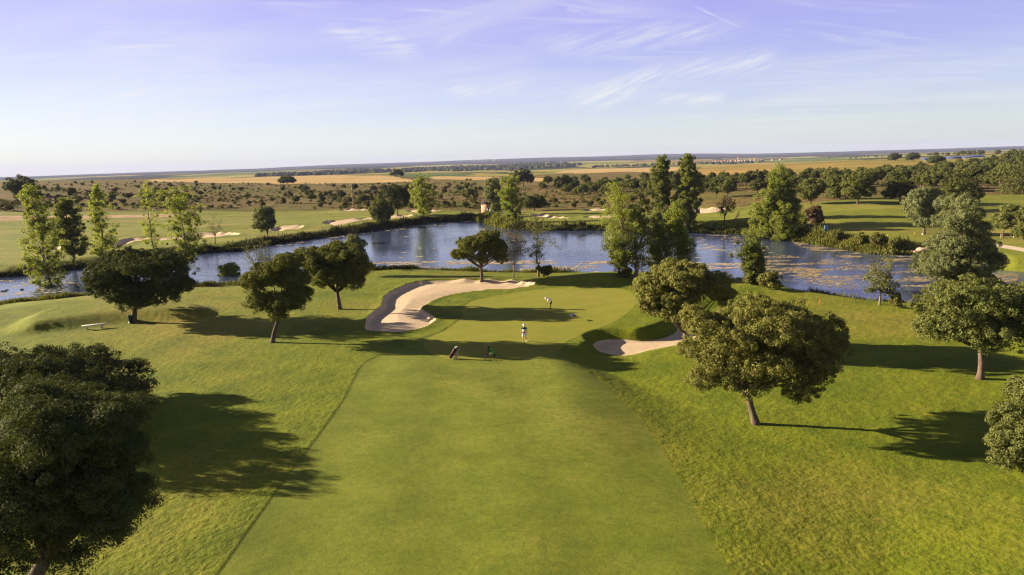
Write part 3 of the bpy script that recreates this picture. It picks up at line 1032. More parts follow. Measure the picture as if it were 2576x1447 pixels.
oak("holm_oak", 2640, 1216, [(2630, 1000, 74, 76), (2575, 1050, 54, 54), (2650, 1100, 84, 86), (2568, 1130, 50, 50), (2540, 1158, 28, 20), (2620, 1184, 36, 24)],
    "holm oak cut off by the right border, low leafy crown on the lawn", 'olive_leaf', 700, .42, 60, .08, .25, 1.5)

# --- poplars along the left of the pond
poplar("poplar", 130, 743, [(470, 55, 90), (510, 45, 112), (560, 60, 140), (600, 52, 158), (640, 52, 165), (690, 75, 168), (728, 108, 150)],
       "tall loose poplar on the near bank at far left", 'poplar_leaf', .17, 52, 60, .22)
poplar("poplar", 183, 659, [(503, 150, 176), (530, 136, 195), (570, 130, 208), (610, 140, 214), (632, 160, 210)],
       "dense dark green poplar on the far bank, second tree from the left", 'poplar_dark', .2, 46, 90, .25, dens=1.2)
poplar("poplar", 263, 655, [(466, 236, 248), (500, 226, 264), (530, 222, 274), (560, 216, 280), (585, 214, 306), (610, 216, 298), (638, 222, 288)],
       "yellow-green poplar with a narrow top behind the broad dark oak", 'poplar_leaf', .18, 46, 55, .17)
poplar("poplar", 390, 652, [(462, 360, 380), (490, 346, 396), (530, 340, 404), (570, 346, 410), (600, 352, 410), (632, 352, 420)],
       "thinnest yellow-green poplar above the right half of the broad dark oak", 'poplar_leaf', .17, 36, 40, .15, dens=.8)
poplar("poplar", 468, 713, [(470, 420, 466), (500, 400, 490), (540, 406, 500), (580, 420, 507), (620, 432, 508), (660, 446, 494), (684, 460, 484)],
       "poplar with a wide leafy head and bare lower stem right of the broad dark oak", 'poplar_leaf', .17, 50, 55, .2, bark='bark_grey')
poplar("poplar", 1062, 551, [(440, 1046, 1075), (465, 1030, 1090), (490, 1027, 1096), (515, 1036, 1096), (536, 1052, 1082)],
       "single round-headed yellow poplar on the far bank by the bunkers", 'poplar_leaf', .22, 46, 60, .28)
poplar("poplar", 1287, 561, [(438, 1266, 1300), (465, 1256, 1314), (500, 1259, 1317), (530, 1266, 1314), (548, 1276, 1308)],
       "green poplar with leafy stem right of the brick hut", 'poplar_leaf', .22, 46, 70, .28, dens=1.2)
# --- the group in the middle of the pond's near bank
poplar("leafy_tree", 1572, 694, [(466, 1530, 1550), (490, 1516, 1596), (530, 1511, 1622), (570, 1508, 1622), (610, 1521, 1616), (642, 1536, 1598)],
       "tall pale-stemmed tree with feathery light green crown, centre of the tree group", 'poplar_leaf', .13, 60, 60, .26, 'bark_pale', dens=.8, rise=.9)
poplar("poplar", 1598, 696, [(470, 1592, 1640), (510, 1575, 1660), (560, 1568, 1655), (600, 1578, 1658), (640, 1562, 1640), (668, 1580, 1630)],
       "dark-stemmed tree close behind the pale-stemmed one", 'olive_leaf', .14, 44, 55, .24, dens=.7)
poplar("poplar", 1558, 694, [(600, 1522, 1576), (640, 1526, 1590), (668, 1536, 1574)],
       "short dark tree left of the pale stem at the water's edge", 'poplar_dark', .15, 26, 60, .12)
poplar("poplar", 1664, 592, [(395, 1654, 1680), (430, 1637, 1690), (480, 1627, 1696), (530, 1630, 1700), (572, 1640, 1698)],
       "tall columnar poplar, left one of the two dark spires", 'poplar_dark', .22, 56, 80, .3, dens=1.3)
poplar("poplar", 1726, 592, [(390, 1716, 1740), (420, 1699, 1755), (470, 1695, 1765), (520, 1692, 1762), (552, 1696, 1750)],
       "tall columnar poplar, right and darker one of the two spires", 'poplar_dark', .22, 56, 95, .3, dens=1.5)
poplar("poplar", 1708, 694, [(520, 1690, 1706), (550, 1681, 1725), (590, 1679, 1732), (630, 1690, 1737), (660, 1695, 1735)],
       "narrow bright green poplar in front of the two dark spires", 'poplar_leaf', .16, 46, 70, .17, dens=1.3)
poplar("poplar", 1655, 694, [(562, 1640, 1672), (600, 1622, 1690), (640, 1622, 1690), (664, 1636, 1680)],
       "low shady tree between the pale stem and the narrow bright poplar", 'poplar_dark', .16, 34, 70, .14, dens=1.2)
poplar("poplar", 1952, 606, [(420, 1954, 1970), (445, 1942, 1984), (475, 1925, 2002), (510, 1897, 2016), (550, 1882, 2026), (588, 1884, 2022), (602, 1905, 1990)],
       "broad pyramid-shaped bright green poplar on the far bank right of centre", 'poplar_leaf', .22, 76, 90, .35, dens=1.45, cl=.75)
poplar("poplar", 1886, 714, [(600, 1876, 1906), (630, 1860, 1924), (660, 1857, 1928), (690, 1867, 1918), (704, 1880, 1900)],
       "small round blue-green tree at the water below the broad pyramid poplar", 'poplar_dark', .15, 34, 90, .14, dens=1.4)
poplar("leafy_tree", 1355, 697, [(547, 1326, 1366), (575, 1307, 1393), (610, 1307, 1396), (640, 1322, 1380), (656, 1332, 1370)],
       "small open olive tree on a thin trunk before the pond, centre", 'olive_leaf', .12, 34, 50, .14, dens=.6)
# --- willows and other trees round the water
oak("willow", 675, 606, [(663, 546, 27, 24), (660, 568, 26, 14), (668, 530, 17, 12), (675, 556, 16, 18)], "single small grey-green willow on the far left bank", 'willow_leaf', 300, .5, 45, .16, .16, 1.6, flat=1.1)
oak("willow", 953, 560, [(955, 516, 24, 20), (945, 534, 20, 16), (974, 530, 17, 18), (960, 546, 22, 10)], "olive two-stemmed tree on the far bank beside the long bunker", 'olive_leaf', 300, .5, 45, .18, .16, 1.8, flat=1.1)
oak("holm_oak", 1000, 541, [(990, 486, 28, 22), (1010, 496, 22, 22), (1000, 510, 26, 14)], "dark bushy oak behind the two-stemmed tree beyond the bunkers", 'oak_dark', 240, .7, 45, .22, .25, 1.5)
oak("willow", 1243, 541, [(1240, 470, 21, 24), (1246, 500, 22, 23), (1250, 520, 18, 10), (1231, 490, 13, 18)], "silver-grey willow against the brick hut", 'willow_leaf', 300, .55, 45, .19, .18, 1.8, flat=1.1)
oak("willow", 2325, 589, [(2325, 495, 38, 30), (2320, 530, 42, 38), (2330, 556, 32, 20), (2345, 512, 26, 33), (2301, 512, 20, 28)], "rounded silver-green willow on the right bank by the tee", 'willow_leaf', 700, .5, 55, .13, .3, 1.3, flat=1.15)
oak("willow", 2440, 778, [(2428, 512, 24, 30), (2445, 540, 22, 26), (2415, 560, 36, 34), (2455, 580, 30, 30), (2396, 612, 50, 36), (2460, 622, 44, 38), (2376, 660, 52, 36), (2450, 668, 62, 38), (2508, 655, 26, 28), (2345, 676, 30, 24), (2440, 708, 80, 32)],
    "tall stepped blue-green willow at the right end of the pond", 'willow_leaf', 1300, .5, 60, .105, .3, 1.8, flat=1.1)
bare_tree("shrub", 2212, 767, [(2190, 698), (2204, 686), (2226, 690), (2242, 706), (2236, 732), (2186, 730), (2212, 710), (2250, 722), (2218, 652), (2232, 648)],
          "loose leafy shrub with bare twigs on top at the right near bank", 'bark_grey', .1, 12, cat="shrub", leafm='olive_leaf', leaf=.075, n_leaf=22)
oak("shrub", 576, 713, [(577, 686, 26, 24), (572, 700, 22, 12)], "bright yellow-green bush on the near bank left of the slim oak", 'poplar_leaf', 160, .4, 50, .12, .07, .4, cat="shrub", flat=1.2)
oak("leafy_tree", 893, 696, [(897, 624, 27, 27), (886, 602, 13, 12), (900, 655, 20, 20)], "pale tree with dead grey branches on top behind the round oak", 'willow_leaf', 220, .5, 45, .13, .12, 2.0,
    extra=lambda mb, L: [mb.tube(bez((0, 0, 5.), (rng.normal(0, .9), rng.normal(0, .5), rng.uniform(7.2, 8.6)), rng.normal(0, .2, 3), 5), [.06, .05, .04, .025, .015], 4) for _ in range(10)])
oak("shrub", 2050, 586, [(2050, 535, 18, 18), (2054, 553, 16, 13)], "small brown-leaved tree left of the blue tee sign", 'dry_leaf', 160, .45, 40, .15, .1, 1.2, cat="shrub")
oak("leafy_tree", 2523, 598, [(2540, 536, 26, 23), (2526, 560, 20, 16), (2516, 546, 13, 13)], "small light tree on a lawn by the gravel path at far right", 'olive_leaf', 260, .45, 45, .13, .14, 1.5)
oak("leafy_tree", 2572, 604, [(2582, 546, 28, 28), (2576, 580, 24, 18), (2600, 560, 20, 20)], "bushy tree cut by the right border above the gravel path", 'olive_leaf', 240, .45, 45, .13, .14, 1.2)
oak("holm_oak", 1345, 531, [(1345, 506, 27, 15), (1330, 512, 14, 11), (1360, 510, 14, 12)], "wide dark oak on the scrub slope right of the poplar by the hut", 'wood_leaf', 200, .7, 45, .22, .22, 1.3)
bare_tree("bare_tree", 541, 613, [(530, 560), (540, 550), (552, 556), (556, 572), (528, 575)], "thin nearly leafless tree on the far left bank", 'bark_grey', .13, 9, leafm='dry_leaf', leaf=.1, n_leaf=4)
bare_tree("bare_tree", 655, 703, [(620, 630), (640, 618), (660, 612), (680, 632), (668, 622), (630, 648)], "twiggy half-bare shrub in front of the water on the left", 'bark_grey', .1, 12, cat="shrub", leafm='olive_leaf', leaf=.09, n_leaf=9)
bare_tree("bare_tree", 1292, 699, [(1282, 600), (1292, 590), (1302, 604), (1308, 630), (1276, 630)], "brown leafless shrub right of the ragged oak at the pond", 'bark_grey', .1, 14, cat="shrub", leafm='dry_leaf', leaf=.09, n_leaf=8)
bare_tree("bare_tree", 1822, 563, [(1812, 512), (1822, 502), (1834, 506), (1842, 516), (1816, 525)], "purple-brown twiggy tree on the far bank", 'bark', .15, 18, leafm='dry_leaf', leaf=.12, n_leaf=10)
bare_tree("bare_tree", 1844, 562, [(1860, 532), (1864, 528), (1858, 538)], "thin stem leaning right beside the purple-brown tree", 'bark', .13, 7)

# --- oaks of the wood on the right rise that can be told apart
for px, py, lob, lab in [
    (2039, 514, [(2045, 470, 31, 21), (2035, 488, 26, 15)], "dark round oak at the left front of the wood, behind the brown tree"),
    (2112, 501, [(2105, 462, 27, 24), (2100, 485, 20, 14)], "upright oak in the wood's front row, left of the forked one"),
    (2157, 514, [(2155, 460, 37, 27), (2140, 485, 20, 14), (2185, 480, 17, 14)], "wide oak on a forked trunk, most forward tree of the wood"),
    (2265, 509, [(2260, 465, 36, 24), (2245, 485, 24, 13), (2290, 480, 19, 13)], "oak with a short leaning trunk left of the rounded silver willow's top"),
    (2388, 528, [(2410, 475, 48, 30), (2380, 495, 24, 24), (2450, 490, 24, 24)], "golden-green oak behind the rounded silver willow"),
    (2531, 486, [(2562, 440, 58, 42), (2552, 476, 40, 24), (2600, 440, 50, 45)], "big reddish-brown oak at the right border on the upper lawn")]:
    oak("holm_oak", px, py, lob, lab, 'wood_leaf', 380, .6, 45, .17, .26, 1.6)
for px, py, lob, lab in [
    (52, 494, [(52, 465, 36, 22), (30, 472, 18, 15), (74, 474, 18, 14)], "big lone dark oak on the skyline at far left"),
    (722, 463, [(722, 451, 17, 9), (708, 455, 9, 6), (735, 454, 8, 6)], "lone oak at the near edge of the stubble field"),
    (998, 446, [(998, 433, 15, 9), (986, 438, 6, 5), (1010, 438, 6, 5)], "lone umbrella-shaped oak in the stubble field, dark against the far hills"),
    (1316, 470, [(1316, 440, 24, 14), (1302, 448, 13, 11), (1332, 449, 11, 10)], "large dark oak rising behind the poplar by the hut"),
    (1417, 481, [(1417, 457, 23, 14), (1403, 464, 11, 9), (1432, 464, 11, 9)], "solitary broad oak on the grassy scrub slope in the centre"),
    (2252, 405, [(2252, 394, 17, 9), (2245, 397, 10, 6)], "left one of three lone oaks on the golden hill"),
    (2298, 405, [(2298, 393, 16, 9), (2288, 397, 8, 5)], "middle one of three lone oaks on the golden hill, on a clear trunk"),
    (2357, 412, [(2357, 402, 21, 9), (2348, 404, 12, 6)], "right one of three lone oaks on the golden hill, before the solar panels")]:
    oak("holm_oak", px, py, lob, lab, 'oak_dark', 170, 1.1, 40, .36, .38, None)

# --- repeats: wood, scrub oaks, bushes
def proto_tree(kind, n_cl, leafm, rc=.62, leaf=.22, n_leaf=34):
    k = rng.integers(4, 7); L = []
    for i in range(k):
        a_ = i / k * 6.283 + rng.uniform(-.4, .4); q = rng.uniform(1.0, 1.9)
        L.append((q * math.cos(a_), q * math.sin(a_), rng.uniform(3.4, 4.6), rng.uniform(1.5, 2.2), rng.uniform(1.5, 2.2), rng.uniform(1.1, 1.7)))
    L.append((0, 0, 5.1, 2.0, 2.0, 1.5))
    L = np.array(L)
    V, P_ = crown_leaves(L, n_cl, rc, n_leaf, leaf, .25)
    mb = MB(); oak_wood(mb, L, P_, .24, 1.8, (rng.normal(0, .3), 0), 12)
    tm = mb.mesh("trunk", True); tm.materials.append(M['bark'])
    cm = leaves_mesh("crown", V); cm.materials.append(M[leafm])
    return tm, cm


wood_protos = [proto_tree('oak', 170, 'wood_leaf') for _ in range(5)]


def place_copy(name, pr, p, s, label, cat, group, zs=1.):
    o = empty(name, p, label, cat, group, rng.uniform(0, 6.28))
    o.scale = (s, s, s * zs)
    for nm, me in (("trunk", pr[0]), ("crown", pr[1])):
        c = bpy.data.objects.new(nm, me); COL.objects.link(c); c.parent = o
    return o


def scatter(poly, n, dmin, avoid=None, tries=14):
    """spots on the land inside an outline, at least dmin apart"""
    p = np.array(poly, float); lo_, hi_ = p.min(0), p.max(0)
    m_c = n * tries
    c = rng.uniform(lo_, hi_, (m_c, 2))
    c = c[sdf(p, c[:, 0], c[:, 1]) < 0][:n * 5]
    W_ = march(c[:, 0], c[:, 1]); out = []
    for w in W_:
        if np.isnan(w[0]): continue
        if out and min((w[0] - o[0]) ** 2 + (w[1] - o[1]) ** 2 for o in out) < dmin * dmin: continue
        out.append(w)
        if len(out) >= n: break
    return out


wood_front = [(1800, 500), (1900, 500), (1990, 494), (2100, 486), (2230, 484), (2340, 486), (2480, 476), (2600, 468), (2600, 440), (2400, 440), (2200, 450), (2000, 455), (1880, 470), (1790, 480)]
for w in scatter(wood_front, 55, 7.5):
    place_copy("holm_oak", wood_protos[rng.integers(5)], w, rng.uniform(.8, 1.05), "round olive-green oak in the dense front part of the wood on the right rise", "tree", "oaks of the front wood")
wood_back = [(1500, 478), (1620, 468), (1760, 460), (1830, 455), (1960, 456), (2100, 456), (2230, 442), (2330, 428), (2430, 422), (2500, 412), (2600, 406), (2600, 440), (2400, 440), (2200, 448), (2000, 456), (1860, 474), (1770, 490), (1640, 484)]
for w in scatter(wood_back, 200, 6.5):
    place_copy("holm_oak", wood_protos[rng.integers(5)], w, rng.uniform(.62, .95), "round oak in the far canopy of the wood on the right rise", "tree", "oaks of the back wood")
for w in scatter([(2515, 425), (2540, 398), (2610, 396), (2610, 430)], 10, 9.):
    place_copy("holm_oak", wood_protos[rng.integers(5)], w, rng.uniform(1.0, 1.35), "tall oak on the skyline at the right border", "tree", "tall oaks on the right skyline")
for w in scatter([(2330, 392), (2420, 389), (2500, 388), (2520, 391), (2440, 394), (2340, 396)], 34, 9.):
    place_copy("holm_oak", wood_protos[rng.integers(5)], w, rng.uniform(.9, 1.4), "small far oak in the row behind the solar panels", "tree", "oaks behind the solar panels")
for w in scatter([(2065, 400), (2150, 397), (2235, 394), (2235, 397), (2150, 400), (2070, 403)], 22, 8.):
    place_copy("holm_oak", wood_protos[rng.integers(5)], w, rng.uniform(.6, .9), "low dark tree in the hedge line along the top of the golden hill", "tree", "hedge line on the golden hill")
for w in scatter([(1340, 468), (1420, 462), (1520, 458), (1620, 452), (1640, 470), (1520, 500), (1440, 498), (1350, 478)], 42, 7.):
    place_copy("holm_oak", wood_protos[rng.integers(5)], w, rng.uniform(.5, .95), "scattered oak on the grassy slope left of the tall spires", "tree", "oaks scattered on the centre slope")


def bush_mesh(n_cl, rc, leaf, n_leaf=26):
    L = [(0, 0, .55, .55, .55, .62)] + [(rng.normal(0, .32), rng.normal(0, .32), rng.uniform(.4, 1.0), rng.uniform(.28, .45), rng.uniform(.28, .45), rng.uniform(.3, .45)) for _ in range(4)]
    V, _ = crown_leaves(np.array(L), n_cl, rc, n_leaf, leaf, .3)
    me = leaves_mesh("bush", V); me.materials.append(M['bush_leaf'])
    return me


bushes = [bush_mesh(70, .2, .085) for _ in range(6)]


def put_bush(p, s, label, group, zs=1., name="bush"):
    o = link(name, bushes[rng.integers(6)], None, p)
    o.rotation_euler = (0, 0, rng.uniform(0, 6.28)); o.scale = (s, s, s * zs)
    return tag(o, label, "bush", group)


for w in scatter([(-20, 532), (180, 528), (420, 526), (620, 526), (640, 505), (620, 462), (300, 458), (100, 458), (95, 490), (-20, 500)], 135, 3.):
    r_ = math.hypot(w[0], w[1])
    put_bush(w, rng.uniform(.7, 1.9) * (1.15 if r_ > 420 else 1.), "rounded dark bush on the brown scrubland at left", "bushes of the left scrubland", rng.uniform(.8, 1.1))
for w in scatter([(640, 524), (900, 522), (1080, 525), (1210, 524), (1215, 470), (1180, 452), (1050, 458), (900, 464), (640, 464)], 150, 3.):
    put_bush(w, rng.uniform(.8, 2.2), "rounded dark bush on the scrubland behind the far bunkers", "bushes of the centre scrubland", rng.uniform(.8, 1.15))
for w in scatter([(1320, 522), (1420, 524), (1520, 522), (1520, 505), (1400, 508), (1320, 510)], 16, 3.):
    put_bush(w, rng.uniform(.9, 1.8), "low bush along the foot of the grassy centre slope", "bushes below the centre slope")
for w in scatter([(640, 520), (760, 518), (900, 518), (1060, 520), (1200, 515), (1200, 470), (900, 480), (660, 480)], 26, 9.):
    place_copy("holm_oak", wood_protos[rng.integers(5)], w, rng.uniform(.45, .75), "small oak standing among the bushes behind the far bunkers", "tree", "small oaks of the centre scrubland")
for w in scatter([(0, 520), (300, 515), (600, 510), (600, 480), (300, 478), (100, 500)], 14, 9.):
    place_copy("holm_oak", wood_protos[rng.integers(5)], w, rng.uniform(.4, .65), "small oak standing among the bushes of the left scrubland", "tree", "small oaks of the left scrubland")

def scrub_mass(label, poly, n, s_lo, s_hi):
    src = bushes[0]; cnt = 220
    co = np.empty(len(src.vertices) * 3, np.float32); src.vertices.foreach_get("co", co); co = co.reshape(-1, 4, 3)
    p = np.array(poly, float); lo_, hi_ = p.min(0), p.max(0)
    c = rng.uniform(lo_, hi_, (n * 4, 2)); c = c[sdf(p, c[:, 0], c[:, 1]) < 0][:n]
    out_ = []
    for w in march(c[:, 0], c[:, 1], 150.):
        if np.isnan(w[0]) or vnoise(w[0] / 26, w[1] / 26, 5) < .42: continue
        k = rng.choice(len(co), cnt); s_ = rng.uniform(s_lo, s_hi)
        q = co[k].copy(); m0 = q.mean(1, keepdims=True); q = (m0 + (q - m0) * 2.2) * s_ * np.array([1, 1, .8])
        out_.append((q + w).reshape(-1, 3))
    me = leaves_mesh("scrub", np.concatenate(out_)); me.materials.append(M['bush_leaf'])
    o = link("scrub", me); o["kind"] = "stuff"; o["label"] = label; o["category"] = "scrub"


scrub_mass("low scrub speckling the brown plain", [(-20, 532), (640, 526), (1210, 526), (1520, 522), (1520, 480), (1215, 468), (1180, 450), (900, 462), (400, 458), (60, 460), (-20, 500)], 2800, .35, 1.15)

# bushes on the banks, each with its own place
for px, py, s, lab in [(12, 757, 1.7, "round bush at the water at the far left border"), (60, 752, 1.6, "spiky round bush by the water below the leftmost poplar"),
                       (1375, 697, 1.7, "dark tussock at the foot of the small open tree, centre"), (1575, 699, 1.6, "grassy bush at the foot of the pale stem"),
                       (1930, 728, 2.2, "bush at the water above the largest complete oak"), (1885, 716, 1.5, "bush at the foot of the small blue-green tree"),
                       (2255, 773, 1.3, "small dark bush right of the leafy bank shrub"),
                       (2110, 607, 2.1, "brownish bush on the right bank below the tee sign"), (2165, 612, 2.0, "pale bush in the middle of the right bank"), (2205, 619, 2.4, "dark bush on the right bank above the water"),
                       (2250, 628, 2.0, "low dark bush at the right end of the right bank"), (930, 575, 2.0, "clipped green bush on the far bank near the two-stemmed tree"),
                       (1465, 574, 2.2, "round grey-green bush on the shaded far bank"), (1422, 571, 1.8, "small bush on the shaded far bank, left of the round one")]:
    put_bush(tree_base(px, py), s * .78, lab, None)

# --- reeds and sedge along the water: masses nobody could count
def reeds(label, pts, n, h, jit, material, wid=.05, z=None):
    p = np.array(pts, float); W_ = on(p[:, 0], p[:, 1], WATER + .3)
    seg = np.linalg.norm(np.diff(W_, axis=0), axis=1); cs = np.concatenate([[0], np.cumsum(seg)])
    t = rng.random(n) * cs[-1]
    x = np.interp(t, cs, W_[:, 0]) + rng.normal(0, jit, n); y = np.interp(t, cs, W_[:, 1]) + rng.normal(0, jit, n)
    s_ = sdf_box(lake, x, y, 30.); ok = s_ > -.6
    x, y = x[ok], y[ok]; n = len(x)
    g = height(x, y); g = np.maximum(g, WATER - .05)
    pat = fbm(x / 3.2, y / 3.2, 3, 61)
    hh = h * rng.uniform(.45, 1.2, n) * np.clip(.1 + 1.8 * (pat - .2), .25, 1.5)
    a_ = rng.uniform(0, 6.28, n); wd = wid * rng.uniform(.7, 1.5, n)
    tx = np.stack([np.cos(a_), np.sin(a_), np.zeros(n)], 1)
    b_ = np.stack([x, y, g - .03], 1)
    tip = b_ + np.stack([rng.normal(0, .2, n) * hh, rng.normal(0, .2, n) * hh, hh], 1)
    mid = (b_ + tip) / 2 + np.stack([rng.normal(0, .03, n), rng.normal(0, .03, n), .05 * hh], 1)
    V = np.empty((n, 4, 3)); V[:, 0] = b_ ; V[:, 1] = mid + tx * wd[:, None]; V[:, 2] = tip; V[:, 3] = mid - tx * wd[:, None]
    me = leaves_mesh("reeds", V.reshape(-1, 3)); me.materials.append(M[material])
    o = link("reeds", me); o["kind"] = "stuff"; o["label"] = label; o["category"] = "reeds"
    return o


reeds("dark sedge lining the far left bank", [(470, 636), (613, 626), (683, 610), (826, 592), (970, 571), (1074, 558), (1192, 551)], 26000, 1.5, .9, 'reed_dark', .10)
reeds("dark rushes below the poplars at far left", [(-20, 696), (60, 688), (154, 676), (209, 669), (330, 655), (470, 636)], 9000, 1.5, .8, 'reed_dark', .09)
reeds("yellow-green reeds by the hut", [(1192, 552), (1225, 560), (1250, 566), (1285, 573)], 5000, 2.2, 1.6, 'reed', .12)
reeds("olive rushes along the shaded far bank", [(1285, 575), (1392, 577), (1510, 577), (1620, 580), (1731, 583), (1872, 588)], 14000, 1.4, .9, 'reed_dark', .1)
reeds("tall light reeds along the right bank", [(1760, 585), (1872, 588), (1971, 599), (2062, 612), (2193, 632), (2284, 637)], 14000, 1.7, 1.3, 'reed', .1)
reeds("fringe of long grass along the near bank, centre", [(900, 697), (1030, 690), (1130, 693), (1220, 698), (1330, 700), (1450, 702)], 16000, 1.0, .8, 'reed', .04)
reeds("fringe of long grass along the near bank, right", [(1850, 716), (1960, 738), (2040, 752), (2100, 760), (2200, 771), (2330, 776), (2450, 775)], 12000, .8, .7, 'reed', .035)
reeds("fringe of long grass along the near bank, left", [(-20, 762), (60, 755), (130, 750), (240, 738), (480, 717), (600, 715), (700, 707)], 8000, .8, .7, 'reed', .04)

# --- floating weed
def weed(label, zones, material):
    V, Fc, sz = [], [], []
    c0 = 0
    for poly, n, s_lo, s_hi in zones:
        p = np.array(poly, float); lo_, hi_ = p.min(0), p.max(0)
        c = rng.uniform(lo_, hi_, (n * 4, 2)); c = c[sdf(p, c[:, 0], c[:, 1]) < 0]
        w = on(c[:, 0], c[:, 1], WATER)
        keep = fbm(w[:, 0] / 5, w[:, 1] / 2.2, 4, 77) > .50
        w = w[keep][:n]
        s_ = sdf_box(lake, w[:, 0], w[:, 1], 20.); w = w[s_ < -.3]
        for q in w:
            r_ = rng.uniform(s_lo, s_hi) * rng.uniform(.5, 1.); k = 7; a0 = rng.uniform(0, 6.28); ex = rng.uniform(1., 2.4)
            for i in range(k):
                t = a0 + i / k * 6.283; rr2 = r_ * rng.uniform(.5, 1.2)
                V.append((q[0] + rr2 * ex * math.cos(t - a0 * 0), q[1] + rr2 * math.sin(t), WATER + .012 + .01 * rng.random()))
            idx = np.arange(c0, c0 + k)
            Fc.append(idx); sz.append(k); c0 += k
    me = mesh_np("pondweed", np.array(V), np.concatenate(Fc), sz)
    me.materials.append(M[material])
    o = link("pondweed", me); o["kind"] = "stuff"; o["label"] = label; o["category"] = "pondweed"


weed("pale floating weed in thin drifts over the open water", [
    ([(930, 660), (1200, 656), (1500, 655), (1860, 655), (1860, 663), (1500, 664), (1200, 665), (930, 668)], 1500, .12, .34),
    ([(1310, 668), (1500, 668), (1500, 697), (1310, 694)], 450, .12, .4), ([(940, 668), (1130, 670), (1130, 690), (940, 688)], 250, .1, .3),
    ([(1000, 575), (1500, 585), (1500, 640), (1000, 650)], 60, .2, .6), ([(1760, 590), (1900, 595), (1960, 640), (1740, 650)], 160, .2, .6),
    ([(1690, 655), (1870, 655), (1870, 675), (1700, 680)], 500, .12, .4),
    ([(690, 616), (826, 598), (970, 577), (1074, 564), (1185, 557), (1185, 560), (970, 582), (826, 603), (690, 621)], 1200, .15, .45),
    ([(0, 705), (200, 700), (200, 745), (0, 750)], 260, .1, .35)], 'weed')
weed("brown floating weed covering the right arm of the pond", [
    ([(1870, 650), (1960, 640), (2080, 655), (2090, 690), (1960, 702), (1880, 690)], 2400, .07, .24),
    ([(1990, 606), (2070, 620), (2190, 641), (2290, 645), (2360, 655), (2300, 662), (2150, 655), (2010, 622)], 2600, .09, .3),
    ([(2090, 655), (2320, 660), (2350, 720), (2250, 740), (2060, 720), (2010, 700)], 1500, .05, .2),
    ([(2300, 660), (2560, 690), (2560, 750), (2300, 740)], 1700, .08, .3)], 'weed_dark')
weed("yellowish weed flecks among the brown weed", [([(1880, 645), (2080, 650), (2330, 665), (2330, 730), (2050, 715), (1890, 695)], 1500, .06, .2),
                                                    ([(1990, 607), (2190, 642), (2290, 646), (2150, 650), (2010, 616)], 700, .1, .25)], 'weed')

# ------------------------------------------------------------------ things on the course
M['white'] = plain("white_paint", (.72, .70, .66), .5)
M['white_cloth'] = plain("white_cloth", (.78, .77, .76), .9, .1, 0, .06, 14)
M['black_cloth'] = plain("black_cloth", (.018, .017, .018), .9, .1)
M['skin'] = plain("tanned_skin", (.42, .21, .12), .6, .3, 0, .08, 9)
M['shoe_brown'] = plain("red_brown_shoe", (.16, .05, .03), .6)
M['steel'] = plain("dull_steel", (.45, .45, .46), .35, .5, .9)
M['rubber'] = plain("black_rubber", (.022, .022, .024), .8, .2)
M['grey_metal'] = plain("grey_tube", (.55, .56, .58), .4, .4, .3)
M['red_bag'] = plain("dark_red_bag", (.055, .010, .016), .7)
M['black_bag'] = plain("black_bag", (.02, .02, .022), .7)
M['green_bag'] = plain("bright_green_panel", (.06, .36, .05), .6)
M['tan_bag'] = plain("tan_bag_pocket", (.30, .20, .11), .6)
M['blue'] = plain("deep_blue_cloth", (.014, .03, .16), .6)
M['concrete'] = plain("pale_concrete", (.62, .58, .52), .85, .15, 0, .15, 12)
M['teal'] = plain("dark_teal_plastic", (.012, .05, .052), .5)
M['brown_wood'] = plain("brown_wood", (.20, .09, .045), .8, .15, 0, .3, 20)
M['post_wood'] = plain("weathered_wood", (.30, .22, .14), .85, .1, 0, .3, 14)
M['sky_blue'] = plain("light_blue_frame", (.10, .36, .62), .5)
M['purple'] = plain("dark_purple_board", (.045, .02, .10), .6)
M['yellow'] = plain("yellow_marker", (.75, .36, .02), .5)
M['orange'] = plain("red_stake", (.55, .10, .03), .6)
M['rock'] = plain("pale_rock", (.38, .27, .19), .95, .1, 0, .35, 3)
M['roof_dark'] = plain("dark_tile_roof", (.05, .035, .03), .9, .1, 0, .3, 8)
M['roof_red'] = plain("terracotta_roof", (.34, .12, .06), .9, .1, 0, .3, 2)
M['house_wall'] = plain("pale_house_wall", (.30, .25, .20), .9, .1, 0, .15, .4)
M['turbine'] = plain("white_turbine", (.6, .6, .6), .5)
m_, nt, out = mat("solar_glass")
principled(nt, out, ramp(nt, noise(nt, pos(nt), .8, 2), [(.3, (.06, .08, .20)), (.7, (.09, .11, .26))]), .35, None, .4)
M['solar'] = m_
m_, nt, out = mat("brick_wall")
tc = nd(nt, "TexCoord").outputs["Object"]
sp_ = nd(nt, "SeparateXYZ", {0: tc})
uv = nd(nt, "CombineXYZ", {0: math_(nt, 'ADD', sp_.outputs[0], sp_.outputs[1]), 1: sp_.outputs[2], 2: 0.}).outputs[0]
bk = nd(nt, "TexBrick", {"Vector": uv, "Scale": 3., "Color1": (.42, .20, .12, 1), "Color2": (.50, .27, .17, 1), "Mortar": (.5, .42, .34, 1), "Mortar Size": .02})
principled(nt, out, bk.outputs[0], .9, None, .1)
M['brick'] = m_
m_, nt, out = mat("two_tone_polo")
tc = nd(nt, "TexCoord").outputs["Object"]
zz_ = nd(nt, "SeparateXYZ", {0: tc}).outputs[2]
principled(nt, out, mixc(nt, math_(nt, 'GREATER_THAN', zz_, 1.27), (.80, .78, .76), (.008, .055, .075)), .9, None, .1)
M['polo'] = m_

import bmesh


